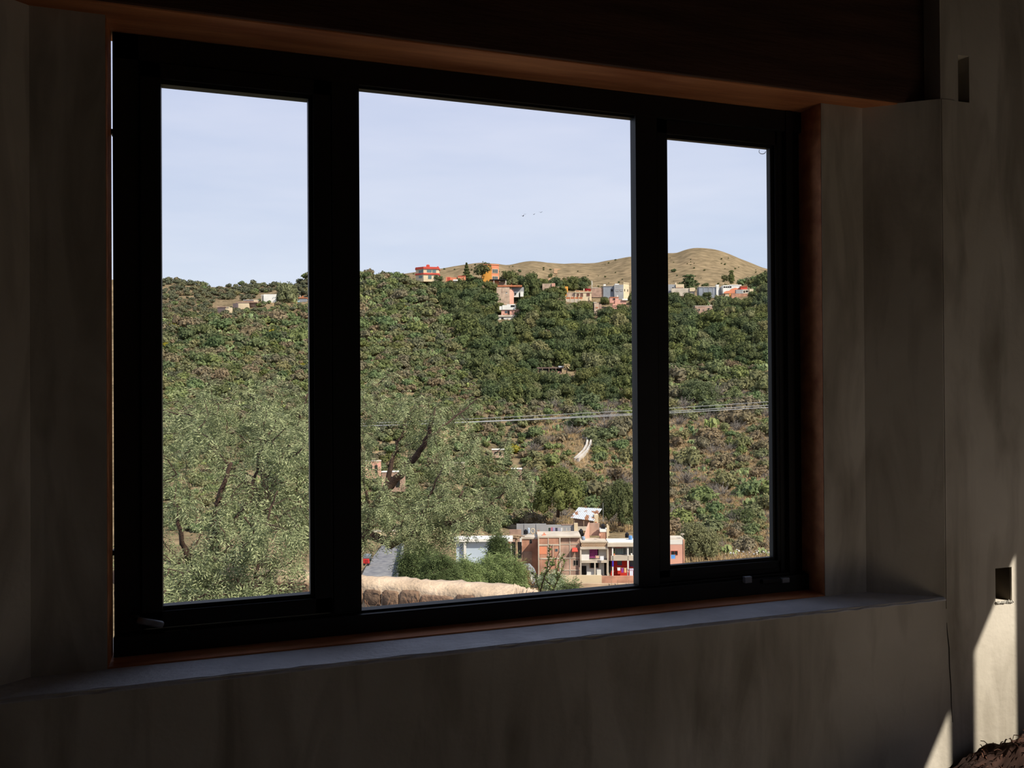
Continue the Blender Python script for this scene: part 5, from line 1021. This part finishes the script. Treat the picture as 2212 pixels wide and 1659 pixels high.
def near_tree(name, label, limbs, envs, ntip, nsprig, scale, leaf, seed, cat='tree', barkm=None, twig_r=.006, tip_bias=0.):
    """limbs: lists of (point, radius); envs: (centre, semi-axes in view right/away/up, weight)"""
    g = np.random.default_rng(seed); base = np.array(limbs[0][0][0]); root = tag(empty(name, tuple(base)), label, cat)
    nodes = []; rad = []
    bm_ = MB()
    for L in limbs:
        pts = [np.array(p) for p, _ in L]; rr = [r*.74 for _, r in L]; fine = []; fr = []
        for i in range(len(pts)-1):
            for t in np.linspace(0, 1, 6, endpoint=False):
                fine.append(pts[i]*(1-t)+pts[i+1]*t+g.normal(0, .012, 3)*(i > 0 or t > 0)); fr.append(rr[i]*(1-t)+rr[i+1]*t)
        fine.append(pts[-1]); fr.append(rr[-1]); bm_.tube([tuple(p-base) for p in fine], fr, 8)
        nodes += fine; rad += fr
    bm_.build('trunk', barkm or bark, root, smooth=True)
    nodes = np.array(nodes); tips = []; w = np.array([e[2] for e in envs], float); w /= w.sum()
    R3 = np.array([r0, FH, [0, 0, 1.]])
    for k in range(ntip):
        c, ax, _ = envs[g.choice(len(envs), p=w)]
        q = g.normal(0, 1, 3); q *= g.random()**(1/2.4)/np.linalg.norm(q); tips.append(np.array(c)+(q*np.array(ax))@R3)
    tips = np.array(tips); d0 = ((tips[:, None]-nodes[None])**2).sum(2).min(1); tips = tips[np.argsort(d0)]
    tw = MB(); SP = []; SDr = []
    for t in tips:
        dd = ((nodes-t)**2).sum(1)+np.where(nodes[:, 2] > t[2]+.4, .6, 0); j = int(np.argmin(dd)); a = nodes[j]
        n_ = max(3, int(np.linalg.norm(t-a)/.22)); mid = (a+t)/2+g.normal(0, .08, 3)+np.array([0, 0, .10*np.linalg.norm(t-a)])
        path = [(1-x)**2*a+2*x*(1-x)*mid+x*x*t for x in np.linspace(0, 1, n_+1)]
        tw.tube([tuple(p-base) for p in path], list(np.linspace(twig_r*(1+.6*np.linalg.norm(t-a)), twig_r*.35, n_+1)), 4, False)
        nodes = np.vstack([nodes, path[1:]])
        P = np.array(path); L = np.linalg.norm(np.diff(P, axis=0), axis=1).sum(); m_ = max(4, int(nsprig*(.4+L)))
        x = np.clip(g.beta(1.9, 1.05, m_), 0, 1)*(len(P)-1); i0 = np.minimum(x.astype(int), len(P)-2); f_ = (x-i0)[:, None]
        SP.append(P[i0]*(1-f_)+P[i0+1]*f_+g.normal(0, .035, (m_, 3)))
        tan = P[i0+1]-P[i0]; tan /= np.linalg.norm(tan, axis=1)[:, None]+1e-9
        SDr.append(tan*.6+g.normal(0, .5, (m_, 3))+np.array([0, 0, -.42]))
    tw.build('twigs', barkm or bark, root)['kind'] = 'stuff'
    SP = np.concatenate(SP); SDr = np.concatenate(SDr); Vs = []; Fs = []; off = 0
    pick = g.integers(0, 4, len(SP)); sc = scale*g.uniform(.65, 1.3, len(SP))
    for k in range(4):
        s_ = pick == k; V, F = place_sprigs(SP[s_]-base, SDr[s_], sc[s_], SPR[k]); Vs.append(V); Fs.append(F+off); off += len(V)
    o = link('foliage', mesh_np('foliage', np.concatenate(Vs), np.concatenate(Fs)), leaf, root); o['kind'] = 'stuff'
    return root
mes = leafmat('mesquite_leaf', (.075, .098, .042), (.40, .425, .225), None, .18)
LP = lambda u, v, d: loc(u, v, d)
def env(u, v, d, au, av, dep, w): k = d/FP; return (LP(u, v, d), (au*k, dep, av*k), w)
mbark = mat('mesquite_bark', (.055, .032, .022), .95, .4, 14, bump=.6)
near_tree('mesquite_tree', 'nearest feathery mesquite filling the lower left pane',
  [[(LP(440, 1480, 8.4), .09), (LP(456, 1290, 8.3), .075), (LP(462, 1180, 8.2), .06), (LP(466, 1090, 8.2), .04), (LP(500, 1000, 8.2), .022)],
   [(LP(456, 1290, 8.3), .05), (LP(400, 1200, 8.0), .04), (LP(385, 1120, 7.9), .02)], [(LP(560, 1400, 7.6), .035), (LP(552, 1240, 7.6), .022), (LP(570, 1150, 7.7), .016), (LP(600, 1060, 7.8), .009)],
   [(LP(462, 1180, 8.2), .04), (LP(540, 1080, 8.6), .028), (LP(560, 980, 8.8), .014)]],
  [env(420, 1190, 8.0, 200, 150, .9, 3), env(560, 1180, 7.6, 160, 150, .7, 3), env(500, 1020, 8.8, 220, 120, .8, 2.4), env(470, 1290, 7.2, 190, 60, .5, 1.6), env(640, 1050, 8.6, 110, 170, .8, 2), env(500, 905, 9.4, 190, 80, .7, .9)],
  260, 38, .95, mes, 11, barkm=mbark)
near_tree('mesquite_tree', 'wide feathery mesquite spreading across the left half of the centre pane',
  [[(LP(700, 1420, 12.4), .15), (LP(745, 1240, 12.3), .13), (LP(830, 1060, 12.2), .085), (LP(900, 985, 12.1), .06), (LP(925, 945, 12.1), .045), (LP(940, 880, 12.2), .02)],
   [(LP(830, 1060, 12.2), .06), (LP(850, 985, 12.4), .04), (LP(880, 900, 12.6), .018)], [(LP(925, 945, 12.1), .03), (LP(985, 900, 12.4), .02), (LP(1030, 860, 12.6), .009)],
   [(LP(745, 1210, 12.3), .10), (LP(775, 1150, 11.9), .09), (LP(845, 1174, 11.6), .08), (LP(905, 1150, 11.5), .06), (LP(975, 1130, 11.5), .045), (LP(1000, 1060, 11.6), .022)], [(LP(975, 1130, 11.5), .035), (LP(1060, 1090, 11.8), .02), (LP(1120, 1040, 12), .01)],
   [(LP(905, 1150, 11.5), .035), (LP(925, 1080, 11.4), .02), (LP(960, 1000, 11.5), .01)], [(LP(800, 1120, 12.2), .04), (LP(786, 1040, 12.2), .02), (LP(778, 950, 12.4), .01)]],
  [env(880, 1000, 12.2, 170, 150, 1.0, 3), env(860, 1110, 11.4, 150, 70, .9, 2.4), env(1010, 1040, 11.9, 130, 110, .9, 2.2), env(960, 1120, 11.4, 130, 60, .7, 1.7), env(820, 880, 12.8, 120, 90, .9, 1.3), env(960, 890, 12.7, 110, 70, .8, 1.0), env(720, 1050, 12.4, 110, 190, .9, 1.2), env(1105, 1030, 12, 50, 80, .6, .6)],
  310, 29, 1.10, mes, 12, barkm=mbark)
near_tree('mesquite_tree', 'farther mesquite whose thin top shows above the others in the left pane',
  [[(LP(560, 1300, 15), .14), (LP(575, 1080, 15), .09), (LP(560, 940, 15), .045), (LP(545, 860, 15), .02)], [(LP(575, 1080, 15), .06), (LP(640, 930, 15), .035), (LP(665, 850, 15), .015)], [(LP(575, 1080, 15), .05), (LP(450, 960, 15), .03), (LP(400, 880, 15), .012)]],
  [env(540, 920, 15, 170, 110, 1.2, 2), env(400, 940, 15, 110, 100, 1, 1.2), env(640, 900, 15, 110, 110, 1, 1.2)], 170, 26, 1.25, mes, 13, barkm=mbark)
# willowy bushes and street side shrubs beyond the garden wall
bush_leaf = leafmat('street_bush_leaf', (.11, .15, .055), (.31, .37, .15), None, .3)
bush2 = leafmat('street_bush_dark', (.065, .09, .038), (.17, .21, .085), None, .3)
for lb, u, v, d, au, av, lf, s in (('dark drooping bush right of the street under the mesquite', 905, 1210, 34, 45, 50, bush2, 1), ('bright green willowy bush in the middle behind the garden wall', 985, 1235, 30, 55, 32, bush_leaf, 2), ('bright green bush at the gravel heap behind the garden wall', 1075, 1232, 32, 60, 34, bush_leaf, 3), ('tall narrow leafy bush before the white columns', 1078, 1190, 60, 16, 34, bush2, 4), ('low dark bush left of the bright willowy bush', 950, 1225, 26, 36, 30, bush2, 5), ('rust tinged bush beside the gravel heap', 1110, 1240, 36, 26, 26, leafmat('rusty_leaf', (.10, .10, .04), (.32, .20, .10), None, .3), 6)):
    k = d/FP
    near_tree('garden_bush', lb, [[(LP(u, v+av*1.5, d), .05), (LP(u+3, v+av*.3, d), .03), (LP(u-4, v-av*.4, d), .012)], [(LP(u, v+av*1.2, d), .03), (LP(u+au*.5, v, d), .012)], [(LP(u, v+av*1.2, d), .03), (LP(u-au*.5, v, d), .012)]], [env(u, v, d, au, av, au*k*.8, 1), env(u, v+av*.7, d-.3, au*1.1, av*.6, au*k*.8, .7)], 240, 26, d/13., lf, 20+s, 'bush', twig_r=.008)
# pepper tree leaves hanging: a darker near clump right of the brick house base
near_tree('garden_bush', 'small green and silver bush at the foot of the brick house front', [[(LP(1190, 1275, 60), .05), (LP(1192, 1250, 60), .03), (LP(1190, 1240, 60), .012)]], [env(1192, 1252, 60, 26, 16, .9, 1)], 70, 12, 4.5, leafmat('silver_leaf', (.14, .19, .09), (.42, .46, .30), None, .2), 31, 'bush', twig_r=.01)
near_tree('garden_bush', 'low spiky bush at the bottom of the centre pane near the right', [[(LP(1232, 1300, 40), .05), (LP(1232, 1275, 40), .03), (LP(1231, 1262, 40), .012)]], [env(1232, 1268, 40, 20, 9, .5, 1)], 40, 10, 3.2, bush2, 33, 'bush', twig_r=.01)
# leafy sapling shoots at the garden wall's end
sp_ = tag(empty('sapling', tuple(LP(1165, 1300, 7.6))), 'leafy sapling shoots rising at the end of the garden wall', 'sapling'); b0 = LP(1165, 1300, 7.6)
PA = [[(1163, 1300), (1163, 1272), (1158, 1250), (1150, 1234)], [(1164, 1300), (1172, 1262), (1182, 1228), (1186, 1205), (1187, 1182)], [(1192, 1300), (1196, 1272), (1206, 1250), (1214, 1232), (1221, 1212)], [(1166, 1280), (1176, 1245), (1192, 1222), (1197, 1208)], [(1204, 1254), (1203, 1230), (1212, 1208), (1216, 1200)], [(1196, 1272), (1178, 1252), (1170, 1238)]]
lv = MB(); st = 0
for q in PA:
    pts = [LP(u, v, 7.6+.25*math.sin(st+i)) for i, (u, v) in enumerate(q)]; st += 1
    MB().tube([tuple(p-b0) for p in pts], list(np.linspace(.006, .002, len(pts))), 5, False).build('stem', mbark, sp_)
    for i in range(len(pts)-1):
        for t in np.linspace(0, 1, 11):
            p = pts[i]*(1-t)+pts[i+1]*t
            if q[0][1] > 1290 and i == 0 and t < .5: continue
            for _ in range(2):
                d_ = Vector(rng.normal(0, 1, 3)); d_.z = abs(d_.z)*.8; d_.normalize(); w_ = d_.orthogonal().normalized(); w_ = Matrix.Rotation(rng.uniform(0, 6.28), 3, d_) @ w_; c = Vector(p-b0); l = rng.uniform(.018, .036)
                lv.add([c, c+d_*l*.5+w_*l*.24, c+d_*l, c+d_*l*.5-w_*l*.24], [(0, 1, 2, 3)])
me = bpy.data.meshes.new('leaves'); me.from_pydata(lv.v, [], lv.f); me.update()
link('leaves', me, leafmat('sapling_leaf', (.06, .085, .025), (.20, .23, .08), None, .3), sp_)['kind'] = 'stuff'

# garden wall of rough stone with a mortar top
zw = -1.7
A = onZ(250, 1205, zw); B = onZ(783, 1241, zw); Cc = onZ(1110, 1260, zw); Dd = onZ(1163, 1274, zw)
A2 = onZ(250, 1214, zw); B2 = onZ(783, 1255, zw); C2 = onZ(1110, 1283, zw); D2_ = onZ(1150, 1290, zw)
def lerp3(P, t):
    x = t*(len(P)-1); i = min(int(x), len(P)-2); return P[i]+(P[i+1]-P[i])*(x-i)
gw = tag(empty('garden_stone_wall', tuple(Cc)), 'rough stone garden wall with pale mortar top at the bottom of the centre pane', 'wall')
n = 90; V = []
for i in range(n+1):
    t = i/n; f_, b_ = lerp3([A2, B2, C2, D2_], t), lerp3([A, B, Cc, Dd], t); j = lambda s: float(rng.normal(0, s))
    V += [tuple(f_-Cc+np.array([j(.006), j(.01), -.05+j(.006)])), tuple(f_*.97+b_*.03-Cc+np.array([0, 0, -.008+j(.006)])), tuple((f_+b_)/2-Cc+np.array([0, 0, .012+j(.006)])), tuple(b_*.97+f_*.03-Cc+np.array([0, 0, -.004+j(.006)])), tuple(b_-Cc+np.array([0, j(.006), -.05])), tuple(b_-Cc+np.array([0, 0, -1.6])), tuple(f_-Cc+np.array([0, .05, -1.6]))]
F = [(i*7+k, i*7+7+k, i*7+7+(k+1) % 7, i*7+(k+1) % 7) for i in range(n) for k in range(7)]+[tuple(range(7)), tuple(n*7+k for k in range(6, -1, -1))]
MB().add(V, F).build('mortar', mat('mortar_top', (.42, .31, .21), .95, 0, 3, (.66, .50, .35), bump=.8, bscale=25, bdist=.02), gw, smooth=True)
stm = mat('wall_stone', (.09, .055, .038), .95, 0, 5, (.22, .14, .09), bump=.9, bscale=22, bdist=.03, obj_var=.3)
for row in range(3):
    t = -.01+row*.008
    while t < 1:
        w_ = random.uniform(.035, .075); f_ = lerp3([A2, B2, C2, D2_], min(max(t+w_/2, 0), 1)); g_ = lerp3([A2, B2, C2, D2_], min(max(t+w_/2+.01, 0), 1)); dx = g_-f_; Lw = np.linalg.norm(lerp3([A2, B2, C2, D2_], min(t+w_, 1))-lerp3([A2, B2, C2, D2_], max(t, 0))); t += w_+.004
        if Lw < .02: continue
        ang = math.atan2(dx[1], dx[0]); h_ = random.uniform(.12, .19); V, F = blob(1, 2, .16, seed=random.randrange(9999)); ca, sa_ = math.cos(ang), math.sin(ang); Q = []
        for x, y, z in V:
            x, y, z = [math.copysign(abs(c)**.38, c) for c in (x, y, z)]; X, Y, Z_ = x*Lw*.53, y*.028, z*h_*.54
            Q.append((f_[0]-Cc[0]+X*ca-Y*sa_, f_[1]-Cc[1]+X*sa_+Y*ca, -.135-row*.165+Z_))
        MB().add(Q, F).build('stone', stm, gw, smooth=True)
q = MB()
for k in range(150):
    f_ = lerp3([A2, B2, C2, D2_], random.uniform(.3, .97))-Cc; x = f_+np.array([0, -.055, random.uniform(-.25, -.03)]); q.tube([tuple(x), tuple(x+np.array([random.uniform(-.05, .05), -.02, -.06])), tuple(x+np.array([random.uniform(-.08, .08), -.01, -.15]))], [.002, .0018, .001], 3, False)
q.build('dry_roots', mat('dry_root', (.22, .12, .07), .95, .3, 20), gw)['kind'] = 'stuff'

# cables over the slope, birds in the sky
def cable(label, P, r):
    T = [LP(*p) for p in P]; a, b = np.array(T[0]), np.array(T[1]); L = []
    for t in np.linspace(-.6, 1.6, 40): L.append(tuple(a*(1-t)+b*t+np.array([0, 0, -1])*.12*(t*(1-t)-.2)*4*.25-a))
    o = empty('cable', tuple(a)); tag(o, label, 'cable', 'overhead cables'); MB().tube(L, r, 6).build('strand', mat('cable_grey', (.34, .34, .34), .6, .1, 5), o)
cable('uppermost and thinnest of the overhead cables', [(1040, 905, 34), (1655, 869.5, 34)], .010)
cable('middle overhead cable close above the lowest one', [(1040, 911.5, 34), (1655, 877, 34)], .014)
cable('lowest of the overhead cables', [(1040, 912.5, 33.6), (1655, 881.5, 33.6)], .015)
bm_ = mat('bird_dark', (.03, .03, .035), .8, .1, 5)
for lb, u, v, s, ro in (('darkest bird, leftmost of the flock in the sky', 1129.6, 467, 1.25, .3), ('small faint bird just right of the darkest bird', 1134.4, 463, .75, 1.4), ('third bird from the left in the sky', 1153, 463.4, .95, .6), ('rightmost and highest bird of the flock', 1168, 459, 1.15, 1.0)):
    p = loc(u, v, 160); o = tag(empty('bird', tuple(p), ro), lb, 'bird', 'birds in the sky'); s *= .32
    V, F = blob(1, 1, .0); MB().add([(x*.55*s, y*.13*s, z*.13*s) for x, y, z in V], F).build('body', bm_, o)
    for sg in (-1, 1): MB().add([(.2*s, 0, .02*s), (-.25*s, 0, .02*s), (-.3*s, sg*.9*s, .38*s), (.05*s, sg*1.0*s, .42*s), (.2*s, 0, 0), (-.25*s, 0, 0), (-.3*s, sg*.9*s, .36*s), (.05*s, sg*1.0*s, .40*s)], [(0, 1, 2, 3), (7, 6, 5, 4), (0, 3, 7, 4), (1, 5, 6, 2)]).build('wing', bm_, o)
